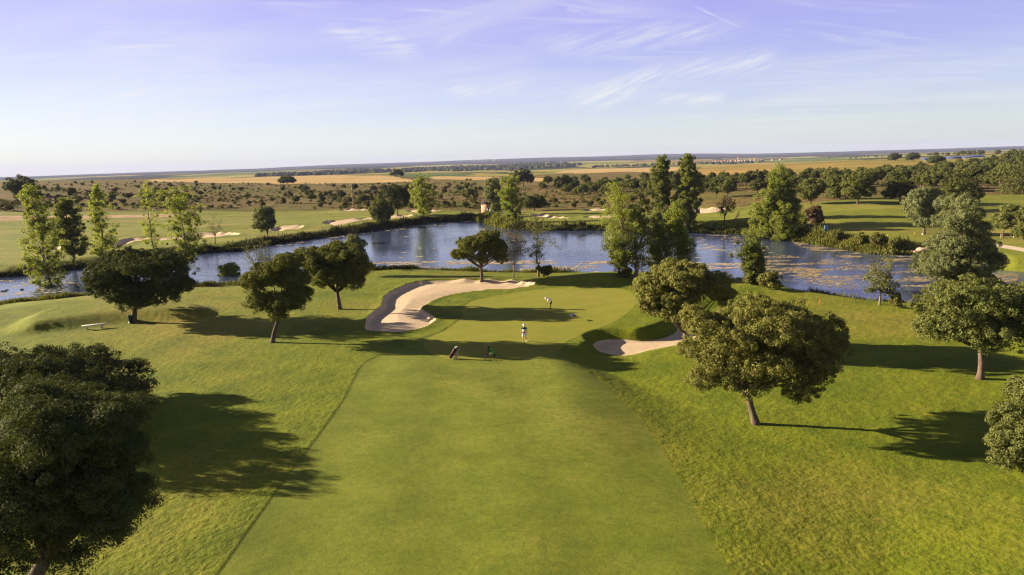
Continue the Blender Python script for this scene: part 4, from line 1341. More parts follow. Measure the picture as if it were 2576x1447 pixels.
def skin(name, nodes, edges, root_key, material, parent, sub=1):
    bm = bmesh.new(); lay = bm.verts.layers.skin.verify(); vs = {}
    for k, (p, r_) in nodes.items():
        v = bm.verts.new(p); v[lay].radius = (r_, r_) if not hasattr(r_, '__len__') else r_; v[lay].use_root = (k == root_key); vs[k] = v
    for a_, b_ in edges: bm.edges.new((vs[a_], vs[b_]))
    me = bpy.data.meshes.new(name); bm.to_mesh(me); bm.free(); me.materials.append(material)
    o = link(name, me, parent)
    md = o.modifiers.new("Skin", 'SKIN'); md.use_smooth_shade = True
    ms = o.modifiers.new("Subdivision", 'SUBSURF'); ms.levels = sub; ms.render_levels = sub
    return o


def chain(nodes, edges, start, pts, pre):
    last = start
    for i, (p, r_) in enumerate(pts):
        k = pre + str(i); nodes[k] = (Vector(p), r_); edges.append((last, k)); last = k
    return last


def hand(nodes, edges, wrist, wpos, d, side, curl, pre):
    """palm, four unequal fingers and a thumb leaving the palm's side"""
    d = Vector(d).normalized(); s_ = Vector(side).normalized(); n_ = d.cross(s_).normalized() * (1 if curl >= 0 else -1)
    pc = Vector(wpos) + d * .055
    nodes[pre + 'palm'] = (pc, (.030, .018)); edges.append((wrist, pre + 'palm'))
    kn = pc + d * .035; nodes[pre + 'kn'] = (kn, (.034, .015)); edges.append((pre + 'palm', pre + 'kn'))
    for i, L in enumerate((.062, .075, .070, .052)):
        b_ = kn + s_ * (.027 - .018 * i)
        c_ = abs(curl)
        chain(nodes, edges, pre + 'kn', [(b_ + d * .012, .0085), (b_ + d * (.012 + L * .5 * (1 - .3 * c_)) + n_ * L * .3 * c_, .008), (b_ + d * (.012 + L * (.9 - .6 * c_)) + n_ * L * (.7 * c_), .0075)], pre + 'f%d' % i)
    chain(nodes, edges, pre + 'palm', [(pc + s_ * .032 + d * .005, .010), (pc + s_ * .048 + d * .032 + n_ * .012, .009), (pc + s_ * .046 + d * .056 + n_ * .024, .008)], pre + 'th')


def cap(parent, c, rot, material):
    mb = MB(); mb.lathe([(.102, -.01), (.104, .02), (.097, .055), (.075, .085), (.04, .102), (.008, .107)], (0, 0, 0), 18)
    V = []; n_ = 9
    for i in range(n_):
        a_ = math.radians(-62 + 124 * i / (n_ - 1)); V += [Vector((math.sin(a_) * .1, -math.cos(a_) * .1, 0.0)), Vector((math.sin(a_) * .105, -math.cos(a_) * .1 - .075 * math.cos(a_ * 1.1), -.022))]
    V += [v + Vector((0, 0, -.008)) for v in V]
    Fc = []
    m2 = 2 * n_
    for i in range(n_ - 1):
        p, q, r_, t = 2 * i, 2 * i + 1, 2 * i + 3, 2 * i + 2
        Fc += [(p, q, r_, t), (p + m2, t + m2, r_ + m2, q + m2), (q, q + m2, r_ + m2, r_)]
    mb.add(V, Fc)
    o = mb.obj("cap", material, parent, smooth=True); o.location = c; o.rotation_euler = rot
    return o


def figure(root, J, shirt_m, shorts_m, shoe_m, hands):
    """one continuous body; clothing as children"""
    n_, e_ = {}, []
    V_ = lambda k: Vector(J[k])
    n_['pelvis'] = (V_('pelvis'), (.135, .10))
    chain(n_, e_, 'pelvis', [(V_('pelvis').lerp(V_('chest'), .45), (.125, .095)), (V_('chest'), (.150, .105)), (V_('neck') - (V_('neck') - V_('chest')) * .25, (.075, .06)), (V_('neck'), .052)], 's')
    hd = V_('head'); up = (V_('crown') - hd).normalized(); fw = Vector(J['face']).normalized()
    chain(n_, e_, 's3', [(hd - up * .05, .062), (hd + up * .01, (.076, .092)), (V_('crown'), .066)], 'h')
    chain(n_, e_, 'h1', [(hd + fw * .098 - up * .012, .014), (hd + fw * .112 - up * .026, .010)], 'nose')
    sx = fw.cross(up).normalized()
    for t in (-1, 1): chain(n_, e_, 'h1', [(hd + sx * t * .082, .014), (hd + sx * t * .092 - fw * .01 + up * .012, .011)], 'ear%d' % (t + 1))
    for t, nm in ((-1, 'r'), (1, 'l')):
        sh, el, wr = V_(nm + 'sh'), V_(nm + 'el'), V_(nm + 'wr')
        chain(n_, e_, 's1', [(sh, .058), (sh.lerp(el, .5), .050), (el, .041), (el.lerp(wr, .35), .041), (wr, .027)], nm + 'a')
        d_, sd_, cu = hands[nm]
        hand(n_, e_, nm + 'a4', wr, d_, sd_, cu, nm)
        hp, kn, an, to = V_(nm + 'hip'), V_(nm + 'kn'), V_(nm + 'an'), V_(nm + 'toe')
        chain(n_, e_, 'pelvis', [(hp, .088), (hp.lerp(kn, .5), .076), (kn, .055), (kn.lerp(an, .3), .058), (kn.lerp(an, .65), .044), (an, .036)], nm + 'g')
        chain(n_, e_, nm + 'g5', [(an.lerp(to, .35) - Vector((0, 0, .02)), .036), (to, .030)], nm + 't')
    body = skin("body", n_, e_, 'pelvis', M['skin'], root)
    # shirt
    n2, e2 = {}, []
    n2['w'] = (V_('pelvis').lerp(V_('chest'), .02), (.150, .118))
    chain(n2, e2, 'w', [(V_('pelvis').lerp(V_('chest'), .45), (.150, .115)), (V_('chest'), (.172, .122)), (V_('neck') - (V_('neck') - V_('chest')) * .28, (.082, .068))], 's')
    for nm in 'rl':
        sh, el = V_(nm + 'sh'), V_(nm + 'el')
        chain(n2, e2, 's1', [(sh, .075), (sh.lerp(el, .45), .070), (sh.lerp(el, .78), .068)], nm)
    skin("shirt", n2, e2, 'w', shirt_m, root)
    n3, e3 = {}, []
    n3['w'] = (V_('pelvis') + (V_('chest') - V_('pelvis')) * .12, (.145, .112))
    n3['p'] = (V_('pelvis') - (V_('chest') - V_('pelvis')) * .10, (.148, .115)); e3.append(('w', 'p'))
    for nm in 'rl':
        hp, kn = V_(nm + 'hip'), V_(nm + 'kn')
        chain(n3, e3, 'p', [(hp.lerp(kn, .12), .104), (hp.lerp(kn, .5), .098), (hp.lerp(kn, .86), .092)], nm)
    skin("shorts", n3, e3, 'w', shorts_m, root)
    for nm in 'rl':
        an, to = V_(nm + 'an'), V_(nm + 'toe'); n4, e4 = {}, []
        back = (an - to); back.z = 0; back = back.normalized()
        n4['h'] = (an + back * .04 - Vector((0, 0, .035)), .044)
        chain(n4, e4, 'h', [(an.lerp(to, .4) - Vector((0, 0, .022)), .046), (to + Vector((0, 0, .005)), .042), (to - back * .04, .034)], 's')
        skin("shoe", n4, e4, 'h', shoe_m, root)


# the player walking off the green
b = hit(1319, 861.5)
root = empty("person", b, "golfer walking in white shorts and cap, teal and white polo, carrying a putter", "person", rz=R(-8))
figure(root, dict(pelvis=(0, 0, .94), chest=(0, -.03, 1.30), neck=(0, -.05, 1.50), head=(.01, -.11, 1.61), crown=(.01, -.10, 1.70), face=(0, -1, -.35),
                  rsh=(-.19, -.02, 1.42), rel=(-.25, .03, 1.14), rwr=(-.25, -.06, .90), lsh=(.19, -.02, 1.42), lel=(.26, .04, 1.15), lwr=(.23, -.10, .92),
                  rhip=(-.10, -.01, .90), rkn=(-.11, -.18, .50), ran=(-.11, -.26, .09), rtoe=(-.12, -.42, .045),
                  lhip=(.10, .01, .90), lkn=(.13, .02, .49), lan=(.16, .36, .17), ltoe=(.17, .26, .055)), M['polo'], M['white_cloth'], M['white'],
       {'r': ((0, -.15, -1), (0, -1, 0), .35), 'l': ((0, -.25, -1), (-.1, -1, 0), .85)})
cap(root, (.01, -.10, 1.665), (R(18), 0, 0), M['white_cloth'])
n_, e_ = {'w': (Vector((.23, -.11, .91)), .031)}, []
chain(n_, e_, 'w', [(Vector((.23, -.125, .86)), (.036, .026)), (Vector((.23, -.14, .815)), (.036, .026))], 'g')
skin("glove", n_, e_, 'w', M['white_cloth'], root)


def putter(loc, a_, b_, label, rz=0.):
    o = empty("putter", loc, label, "golf club", rz=rz)
    a_, b_ = Vector(a_), Vector(b_); d_ = (b_ - a_).normalized()
    MB().tube([a_, a_ + d_ * .27], [.014, .011], 8).obj("grip", M['rubber'], o, smooth=True)
    MB().tube([a_ + d_ * .27, b_], [.0065, .0055], 6).obj("shaft", M['steel'], o, smooth=True)
    mb = MB(); mb.box(b_ + Vector((0, 0, -.005)), (.03, .11, .028), None, .006); mb.obj("club_head", M['steel'], o)
    return o


putter(b, (.235, -.20, .93), (.42, .40, .22), "putter trailing from the walking golfer's gloved hand", R(-8))
# the player bent over a putt
b = hit(1384.5, 777.5)
root = empty("person", b, "golfer bent over a putt in white shirt, black shorts and white cap", "person", rz=R(5))
figure(root, dict(pelvis=(.13, 0, .88), chest=(-.16, 0, 1.17), neck=(-.33, 0, 1.25), head=(-.45, 0, 1.25), crown=(-.53, 0, 1.28), face=(-.35, 0, -1),
                  rsh=(-.23, .17, 1.18), rel=(-.25, .17, .91), rwr=(-.30, .035, .70), lsh=(-.23, -.17, 1.18), lel=(-.25, -.17, .91), lwr=(-.30, -.03, .74),
                  rhip=(.12, .10, .84), rkn=(.0, .14, .47), ran=(.05, .16, .09), rtoe=(-.13, .17, .045),
                  lhip=(.12, -.10, .84), lkn=(.0, -.14, .47), lan=(.05, -.16, .09), ltoe=(-.13, -.17, .045)), M['white_cloth'], M['black_cloth'], M['shoe_brown'],
       {'r': ((-.35, -.1, -1), (-.6, .6, 0), .9), 'l': ((-.35, .1, -1), (-.6, -.6, 0), .9)})
cap(root, (-.495, 0, 1.265), (R(68), 0, R(-90)), M['white_cloth'])
putter(b, (-.31, 0, .80), (-.56, 0, .035), "putter held to the ground by the bent golfer", R(5))
p = b + np.array([-.68, -.08, 0]); p[2] = gz(p[0], p[1]) + .0215
o = MB().ball((0, 0, 0), .0215, 12).obj("golf_ball", M['white'], None, p, True); tag(o, "white golf ball lying before the bent golfer's putter", "golf ball")

# small blue umbrella shape on the green
b = hit(1440.5, 806)
root = empty("umbrella", b, "small dark blue umbrella leaning on the green, right of the golfers", "umbrella")
MB().tube([(0, 0, -.03), (.02, .04, .12), (.12, .12, .52)], .022, 8).obj("pole", M['brown_wood'], root, smooth=True)
mb = MB(); mb.lathe([(.34, 0), (.335, .015), (.26, .075), (.15, .118), (.05, .135), (.006, .14), (.05, .125), (.15, .108), (.26, .062), (.325, .0)], (0, 0, 0), 8)
mb.obj("canopy", M['blue'], root, (.10, .105, .47)).rotation_euler = (R(-6), R(9), 0)


# golf trolleys
def wheel(parent, c, r_, rim_m, ax=(0, 1, 0)):
    rot = Vector((0, 0, 1)).rotation_difference(Vector(ax)).to_matrix()
    w_ = MB().torus((0, 0, 0), r_ * .86, r_ * .15, rot, 22, 8).obj("wheel", M['rubber'], parent, c, True)
    mb = MB(); mb.torus((0, 0, 0), r_ * .70, r_ * .06, rot, 20, 6)
    for k in range(3):
        a_ = k * math.pi / 3; q = rot @ Vector((math.cos(a_), math.sin(a_), 0)) * r_ * .7
        mb.tube([-q, q], r_ * .075, 6)
    mb.ball((0, 0, 0), r_ * .18, 6)
    mb.obj("rim", rim_m, w_, smooth=True)
    return w_


def bag(parent, a_, b_, r_, m_body, m_pocket, side):
    a_, b_ = Vector(a_), Vector(b_); rot = Vector((0, 0, 1)).rotation_difference((b_ - a_).normalized()).to_matrix(); L = (b_ - a_).length
    body = MB().lathe([(r_ * .8, 0), (r_ * .98, .03), (r_, L * .3), (r_ * .95, L * .7), (r_ * 1.08, L * .9), (r_ * 1.1, L * .98), (r_ * .9, L), (r_ * .85, L * .93)], (0, 0, 0), 18, rot).obj("bag", m_body, parent, a_, True)
    sd_ = Vector(side)
    mb = MB(); mb.box(rot @ Vector((0, 0, L * .32)) + sd_ * r_ * .95, (r_ * 1.25, r_ * .9, L * .42), rot, .04); mb.obj("pocket", m_pocket, body)
    mb = MB(); mb.box(rot @ Vector((0, 0, L * .70)) + sd_ * r_ * .85, (r_ * 1.0, r_ * .6, L * .2), rot, .03); mb.obj("pocket", m_pocket, body)
    return body, rot, L


b = hit(1146, 903)
root = empty("golf_trolley", b, "golf trolley with dark red bag and pale frame in the tree shadow", "golf trolley", rz=R(-6))
MB().tube([(-.34, 0, .16), (-.05, -.02, .13), (.14, -.02, .62), (.52, -.03, .96)], .016, 8).tube([(-.05, .26, .14), (-.05, -.30, .14)], .014, 8).tube([(.14, -.02, .62), (.27, -.22, .05)], .014, 8).tube([(-.34, 0, .16), (.10, -.28, .14)], .014, 8) \
    .tube([(.14, -.02, .62), (.25, .22, .06)], .014, 8).obj("frame", M['grey_metal'], root, smooth=True)
wheel(root, (.06, -.32, .125), .125, M['grey_metal']); wheel(root, (.06, .28, .125), .125, M['grey_metal'])
MB().tube([(.48, -.03, .93), (.60, -.10, 1.0), (.62, .05, 1.01)], [.022, .024, .02], 8).obj("handle", M['rubber'], root, smooth=True)
bd, rot, L = bag(root, (-.46, 0, .10), (.02, 0, .88), .145, M['red_bag'], M['red_bag'], (-.3, -.9, .1))
MB().torus((0, 0, 0), .15, .025, rot, 16, 6).obj("collar", M['black_bag'], bd, rot @ Vector((0, 0, L)), True)
for k in range(7):
    q = rot @ Vector((rng.uniform(-.08, .08), rng.uniform(-.08, .08), L * .9)); e2 = q + rot @ Vector((rng.normal(0, .05), rng.normal(0, .05), rng.uniform(.22, .34)))
    c_ = MB().tube([q, e2], .007, 6).obj("club", M['steel'], bd, smooth=True)
    if k < 3: MB().ball(e2, .055, 8, (1.25, .9, .8)).obj("head_cover", M['black_bag'] if k else M['grey_metal'], c_, smooth=True)
    else:
        mb = MB(); mb.box(e2, (.085, .03, .05), Matrix.Rotation(rng.uniform(0, 3), 3, 'Z'), .008); mb.obj("club_head", M['steel'], c_)

b = hit(1233, 901.5)
root = empty("golf_trolley", b, "three-wheeled golf trolley with black and bright green bag in the tree shadow", "golf trolley", rz=R(-4))
MB().tube([(.50, -.02, .15), (.30, 0, .22), (-.12, 0, .72), (-.30, 0, .93), (-.72, 0, 1.16)], .018, 8).tube([(-.10, 0, .5), (-.44, -.24, .15)], .015, 8).tube([(-.10, 0, .5), (-.40, .30, .15)], .015, 8) \
    .tube([(.30, 0, .22), (-.44, -.24, .17)], .012, 8).obj("frame", M['black_bag'], root, smooth=True)
wheel(root, (-.45, -.27, .145), .145, M['grey_metal']); wheel(root, (-.42, .32, .145), .145, M['grey_metal']); wheel(root, (.52, -.02, .135), .135, M['grey_metal'])
MB().torus((-.80, 0, 1.20), .085, .018, Matrix.Rotation(R(90), 3, 'X') @ Matrix.Rotation(R(10), 3, 'Y'), 18, 7).obj("handle", M['rubber'], root, smooth=True)
MB().box((-.36, -.02, .98), (.20, .10, .05), Matrix.Rotation(R(28), 3, 'Y'), .015).obj("console", M['tan_bag'], root)
bd, rot, L = bag(root, (.36, -.03, .24), (-.12, -.03, 1.02), .14, M['black_bag'], M['green_bag'], (.35, -.85, .25))
mb = MB(); mb.box(rot @ Vector((0, 0, L * .28)) + Vector((-.12, -.10, -.06)), (.20, .16, .34), rot, .05); mb.obj("pocket", M['tan_bag'], bd)
mb = MB(); mb.box(rot @ Vector((.135, -.02, L * .62)), (.025, .10, L * .6), rot, .01); mb.obj("side_stripe", M['green_bag'], bd)
for k in range(6):
    q = rot @ Vector((rng.uniform(-.08, .08), rng.uniform(-.08, .08), L * .9)); e2 = q + rot @ Vector((rng.normal(0, .04), rng.normal(0, .04), rng.uniform(.12, .24)))
    c_ = MB().tube([q, e2], .007, 6).obj("club", M['steel'], bd, smooth=True)
    MB().ball(e2, .045, 8, (1.25, .9, .8)).obj("head_cover", M['shoe_brown'] if k % 2 else M['black_bag'], c_, smooth=True)

# bench, bin, rake
b = hit(238, 827.5)
root = empty("bench", b, "white backless bench on the lawn near the broad dark oak", "bench", rz=R(26))
MB().box((0, 0, .46), (2.3, .38, .07), None, .012).obj("seat", M['concrete'], root)
for x_ in (-.68, .68): MB().box((x_, 0, .21), (.16, .30, .428), None, .012).obj("leg", M['concrete'], root)
b = hit(329, 812.5)
root = empty("litter_bin", b, "dark teal litter bin at the foot of the broad dark oak", "litter bin")
MB().lathe([(.17, 0), (.185, .02), (.23, .78), (.245, .80), (.245, .85), (.215, .85), (.205, .70)], (0, 0, 0), 20).obj("bin_body", M['teal'], root, smooth=True)
MB().ball((-.02, -.24, .09), .11, 9, (1., .9, .85)).obj("foot_weight", M['grey_metal'], root, smooth=True)
b = hit(944, 807.5)
root = empty("bunker_rake", b, "bunker rake with white head lying in the left edge of the large bunker", "rake")
gq = lambda x, y: gz(b[0] + x, b[1] + y) - b[2]
mb = MB(); mb.tube([(-.9, .05, gq(-.9, .05) + .03), (-.4, .03, gq(-.4, .03) + .04), (0, 0, .09)], .017, 8); mb.obj("handle", M['brown_wood'], root, smooth=True)
mb = MB(); mb.box((.03, 0, .09), (.40, .07, .06), Matrix.Rotation(R(-40), 3, 'Z'), .012)
for k in range(7): mb.tube([Matrix.Rotation(R(-40), 3, 'Z') @ Vector((-.17 + k * .057, 0, .07)) + Vector((.03, 0, 0)), Matrix.Rotation(R(-40), 3, 'Z') @ Vector((-.17 + k * .057, 0, .0)) + Vector((.03, 0, 0))], .008, 5)
mb.obj("rake_head", M['white'], root)

# tee sign, markers, stakes, rocks on the right bank
b = hit(2077, 587)
root = empty("tee_sign", b, "blue framed tee sign on two legs at the right bank", "sign", rz=R(8))
for x_ in (-.26, .26): MB().box((x_, 0, .78), (.08, .08, 1.7), None, .012).obj("post", M['sky_blue'], root)
mb = MB(); mb.box((0, 0, 1.05), (.432, .05, 1.1), None, .01); bo = mb.obj("board", M['purple'], root)
mb = MB(); mb.tube([(-.06, -.035, 1.36), (.04, -.035, 1.37), (.06, -.035, 1.31), (.0, -.035, 1.25), (.06, -.035, 1.19), (.04, -.035, 1.12), (-.06, -.035, 1.13)], .018, 6); mb.obj("numeral", M['white'], bo)
mb = MB(); mb.tube([(-.17, -.035, 1.25), (-.11, -.035, 1.25)], .016, 6); mb.obj("numeral", M['white'], bo)
mk = MB().lathe([(.12, -.02), (.125, .03), (.10, .10), (.05, .14), (.008, .15)], (0, 0, 0), 16).mesh("tee_marker", True); mk.materials.append(M['yellow'])
for px, py, lab in [(2234, 592.3, "left one of two yellow tee markers on the right bank"), (2301, 588, "right one of two yellow tee markers, next to the rounded willow")]:
    tag(link("tee_marker", mk, None, hit(px, py)), lab, "tee marker", "yellow tee markers")
o = MB().lathe([(.13, -.02), (.14, .04), (.11, .14), (.05, .19), (.008, .2)], (0, 0, 0), 16).obj("marker_stone", M['white'], None, hit(2321, 590.5), True); tag(o, "white marker stone against the rounded willow's trunk", "marker")
o = MB().tube([(0, 0, -.2), (0, 0, .62)], [.035, .03], 8).obj("stake", M['orange'], None, hit(2061, 767)); tag(o, "short red stake in the grass of the right near bank", "stake")
for px, py, lab in [(2518, 598.5, "left one of two wooden posts by the gravel path"), (2550, 600, "right one of two wooden posts by the gravel path")]:
    o = MB().box((0, 0, .3), (.12, .12, .9), None, .02).obj("post", M['post_wood'], None, hit(px, py)); tag(o, lab, "post", "wooden posts")
for px, py, s_, fl, lab in [(2296, 634, .55, .7, "leftmost rock at the water's edge on the right bank"), (2304, 635.5, .5, .8, "small rock second from left at the right bank's water edge"), (2322, 628, 1.3, .32, "broad flat reddish slab of rock on the right bank"), (2312, 634, .42, .8, "small rock in front of the flat reddish slab")]:
    me = MB().ball((0, 0, 0), 1., 8, (1.2, .9, fl)).mesh("rock")
    co = np.array([v.co[:] for v in me.vertices]); co *= (1 + .5 * (vnoise(co[:, 0] * 2 + px, co[:, 1] * 2 + co[:, 2] * 2, 8) - .5))[:, None]
    me.vertices.foreach_set("co", co.astype(np.float32).ravel()); me.materials.append(M['rock'])
    o = link("rock", me, None, hit(px, py)); o.scale = (s_, s_, s_); tag(o, lab, "rock")

# the brick hut across the water and what stands by it
b = hit(1226, 537)
root = empty("brick_hut", b, "narrow brick hut with white gable on the far shore", "hut", rz=R(-12))
w_, d_, h_, rh = 2.6, 3.6, 3.3, 1.5
mb = MB(); mb.box((0, 0, h_ / 2 - .1), (d_, w_, h_ + .2)); mb.obj("wall", M['brick'], root)
mb = MB()
V = [(-d_ / 2, -w_ / 2, h_), (-d_ / 2, w_ / 2, h_), (-d_ / 2, 0, h_ + rh), (d_ / 2, -w_ / 2, h_), (d_ / 2, w_ / 2, h_), (d_ / 2, 0, h_ + rh)]
mb.add(V, [(0, 2, 1), (3, 4, 5), (0, 3, 5, 2), (1, 2, 5, 4), (0, 1, 4, 3)]); mb.obj("gable", M['white'], root)
mb = MB()
for s_ in (-1, 1):
    a_ = Vector((0, s_ * (w_ / 2 + .2), h_ - .18)); c_ = Vector((0, 0, h_ + rh + .05))
    nrm_ = Vector((0, s_ * rh, w_ / 2)).normalized() * .12
    V = [a_ + Vector((x_, 0, 0)) for x_ in (-d_ / 2 - .06, d_ / 2 + .15)] + [c_ + Vector((x_, 0, 0)) for x_ in (d_ / 2 + .15, -d_ / 2 - .06)]
    V = [v + nrm_ * .25 for v in V] + [v + nrm_ * 1.25 for v in V]
    mb.add(V, [(0, 1, 2, 3), (7, 6, 5, 4), (0, 4, 5, 1), (1, 5, 6, 2), (2, 6, 7, 3), (3, 7, 4, 0)])
mb.obj("roof", M['roof_dark'], root)
mb = MB(); mb.box((.6, -w_ / 2 - .03, 1.0), (.9, .06, 2.0)); mb.obj("door", M['teal'], root)
b = hit(1232.5, 538)
o = MB().box((0, 0, .75), (.3, .3, 1.7), None, .03).obj("post", M['white'], None, b); tag(o, "white post standing before the brick hut", "post")
b = hit(1250, 533)
root = empty("storage_box", b, "low dark teal storage box right of the brick hut", "box")
mb = MB(); mb.box((0, 0, .6), (2.6, 1.4, 1.2), None, .05); mb.obj("box_body", M['teal'], root)
mb = MB(); mb.box((0, 0, 1.24), (2.7, 1.5, .08), None, .02); mb.obj("lid", M['grey_metal'], root)
b = hit(1268, 528)
o = MB().box((0, 0, .7), (5., .3, 1.6)).box((0, 0, 1.54), (5.1, .4, .08)).obj("brick_wall", M['brick'], None, b); tag(o, "low red brick wall right of the hut", "wall")
# pole in the scrub
b = hit(888.5, 526)
root = empty("utility_pole", b, "thin wooden utility pole rising from the scrub behind the bunkers", "utility pole")
MB().tube([(0, 0, -.3), (0, 0, 9.6)], [.2, .13], 8).obj("pole", M['post_wood'], root, smooth=True)
MB().box((0, 0, 9.2), (1.6, .12, .14)).obj("cross_arm", M['post_wood'], root)
for x_ in (-.7, 0, .7): MB().lathe([(.04, 0), (.07, .05), (.04, .1), (.06, .16), (.02, .2)], (x_, 0, 9.275 if x_ else 9.6), 8).obj("insulator", M['white'], root)

# solar field, village, wind farm
b0, b1 = hit(2330, 406), hit(2478, 397)
def panel_row(a_, c_, label):
    a_, c_ = Vector(a_), Vector(c_); v = (c_ - a_); L = v.length
    root = empty("solar_panel_row", (a_ + c_) / 2, label, "solar panels", "solar panel rows", math.atan2(v.y, v.x))
    mb = MB(); mb.box((0, 0, 1.9), (L, 2.7, .12), Matrix.Rotation(R(32), 3, 'X')); mb.obj("panel", M['solar'], root)
    mb = MB()
    for k in range(max(2, int(L / 8))):
        x_ = -L / 2 + 2 + k * (L - 4) / max(1, int(L / 8) - 1)
        mb.tube([(x_, 1.2, -1.5), (x_, 1.2, 2.4)], .08, 6); mb.tube([(x_, -1.2, -1.5), (x_, -1.2, 1.0)], .08, 6)
    mb.obj("support", M['grey_metal'], root)
for k, (xa, ya, xb, yb) in enumerate([(2318, 406.5, 2340, 405.2), (2322, 404.6, 2342, 403.4), (2372, 404.2, 2420, 401.4), (2420, 401.6, 2478, 398.0), (2378, 402.2, 2426, 399.4), (2426, 399.6, 2476, 396.4)]):
    a_, c_ = hit(xa, ya), hit(xb, yb)
    panel_row(a_, c_, ["front solar panel row left of the right lone oak on the hill", "rear solar panel row left of the right lone oak on the hill", "front solar panel row just right of the right lone oak", "front solar panel row at the far right end", "rear solar panel row just right of the right lone oak", "rear solar panel row at the far right end"][k])

hv = [(1794, 409), (1801, 408), (1808, 410), (1817, 409), (1824, 407.5), (1832, 408.5), (1840, 407), (1846, 408), (1852, 406), (1861, 406.5), (1868, 406.8), (1875, 405.2), (1880, 402.5), (1886, 401.6), (1890, 404.6), (1898, 404), (1903, 401.8), (1910, 403.6), (1917, 404.8), (1944, 404.0), (1964, 403.2)]
def house_meshes(k):
    w_, d_, h_ = rng.uniform(6, 9), rng.uniform(8, 13), rng.uniform(4, 5.5); rh = w_ * .22
    mb = MB(); mb.box((0, 0, h_ / 2 - 2), (d_, w_, h_ + 4)); mb.add([(-d_ / 2, -w_ / 2, h_), (-d_ / 2, w_ / 2, h_), (-d_ / 2, 0, h_ + rh), (d_ / 2, -w_ / 2, h_), (d_ / 2, w_ / 2, h_), (d_ / 2, 0, h_ + rh)], [(0, 2, 1), (3, 4, 5)])
    wm = mb.mesh("wall"); wm.materials.append(M['house_wall'])
    e_ = .5
    mb = MB(); V = [(-d_ / 2 - e_, -w_ / 2 - e_, h_ - .1), (-d_ / 2 - e_, 0, h_ + rh + .2), (-d_ / 2 - e_, w_ / 2 + e_, h_ - .1), (d_ / 2 + e_, -w_ / 2 - e_, h_ - .1), (d_ / 2 + e_, 0, h_ + rh + .2), (d_ / 2 + e_, w_ / 2 + e_, h_ - .1)]
    V = V + [(x_, y_, z_ + .35) for x_, y_, z_ in V]
    mb.add(V, [(6, 9, 10, 7), (7, 10, 11, 8), (0, 1, 4, 3), (1, 2, 5, 4), (0, 3, 9, 6), (2, 8, 11, 5), (0, 6, 7, 1), (1, 7, 8, 2), (3, 4, 10, 9), (4, 5, 11, 10)])
    rm = mb.mesh("roof"); rm.materials.append(M['roof_red'])
    nm = []
    for x_ in (-.28, .05, .3): nm.append(MB().box((d_ * x_, -w_ / 2 - .03, h_ * .55), (1.1, .06, 1.5)).mesh("window")); nm[-1].materials.append(M['teal'])
    return [wm, rm] + nm
hp = [house_meshes(k) for k in range(4)]
far_pts = march([h[0] for h in hv], [h[1] for h in hv])
for w_ in far_pts:
    if np.isnan(w_[0]): continue
    o = empty("house", w_, "small pale house of the distant village", "house", "houses of the distant village", rng.uniform(-.5, .5) + (1.57 if rng.random() < .4 else 0))
    q = hp[rng.integers(4)]
    for nm, me in zip(("wall", "roof", "window", "window", "window"), q): link(nm, me, o)
w_ = hit(1857, 406)
root = empty("church_tower", w_, "thin pale church tower in the distant village", "church tower")
MB().box((0, 0, 8), (4.5, 4.5, 22)).obj("tower", M['house_wall'], root)
MB().lathe([(3.4, 19), (3.2, 19.4), (.1, 25)], (0, 0, 0), 4).obj("roof", M['roof_red'], root)
tb = [(1187, 406), (1192, 407), (1197, 405), (1204, 406), (1211, 407), (1216, 405), (1224, 406.5), (1242, 406.5), (1247, 405), (1253, 405)]
for w_ in march([t[0] for t in tb], [t[1] for t in tb]):
    if np.isnan(w_[0]): continue
    root = empty("wind_turbine", w_, "white wind turbine on the distant blue ridge", "wind turbine", "wind turbines on the ridge")
    r0_ = math.hypot(w_[0], w_[1]); hh = .0036 * r0_
    MB().tube([(0, 0, -3), (0, 0, hh)], [2.6, 1.6], 8).obj("tower", M['turbine'], root)
    MB().box((0, 0, hh + 1), (3.5, 7, 3.5)).obj("nacelle", M['turbine'], root)
    a0 = rng.uniform(0, 2)
    for k in range(3):
        a_ = a0 + k * 2.0944; e2 = Vector((math.cos(a_), 0, math.sin(a_)))
        MB().tube([Vector((0, -4, hh + 1)) + e2, Vector((0, -4, hh + 1)) + e2 * hh * .48], [1.4, .4], 5).obj("blade", M['turbine'], root)

# the far woods read as one mass
def far_wood(label, polys, n, r_lo, r_hi):
    V, Fc, sz = [], [], []; c0 = 0
    ball = MB().ball((0, 0, 0), 1., 5); bv = np.array(ball.v); bf = ball.f
    for poly, cnt in zip(polys, n):
        p = np.array(poly, float); lo_, hi_ = p.min(0), p.max(0)
        c = rng.uniform(lo_, hi_, (cnt * 5, 2)); c = c[sdf(p, c[:, 0], c[:, 1]) < 0][:cnt]
        for w_ in march(c[:, 0], c[:, 1], 900.):
            if np.isnan(w_[0]): continue
            r_ = rng.uniform(r_lo, r_hi)
            q = bv * np.array([r_ * rng.uniform(.9, 1.5), r_ * rng.uniform(.9, 1.5), r_ * .75]) * rng.uniform(.8, 1.2, (len(bv), 1)) + w_ + np.array([0, 0, r_ * .45])
            V.append(q); Fc += [i + c0 for f in bf for i in f]; sz += [len(f) for f in bf]; c0 += len(bv)
    me = mesh_np("woodland", np.concatenate(V), Fc, sz); me.materials.append(M['far_tree'])
    o = link("woodland", me); o["kind"] = "stuff"; o["label"] = label; o["category"] = "woodland"
m_, nt, out = mat("far_tree_mass")
g_ = nd(nt, "NewGeometry").outputs["Random Per Island"]
principled(nt, out, ramp(nt, g_, [(.2, (.022, .030, .012)), (.8, (.062, .068, .024))]), 1., None, .0)
M['far_tree'] = m_
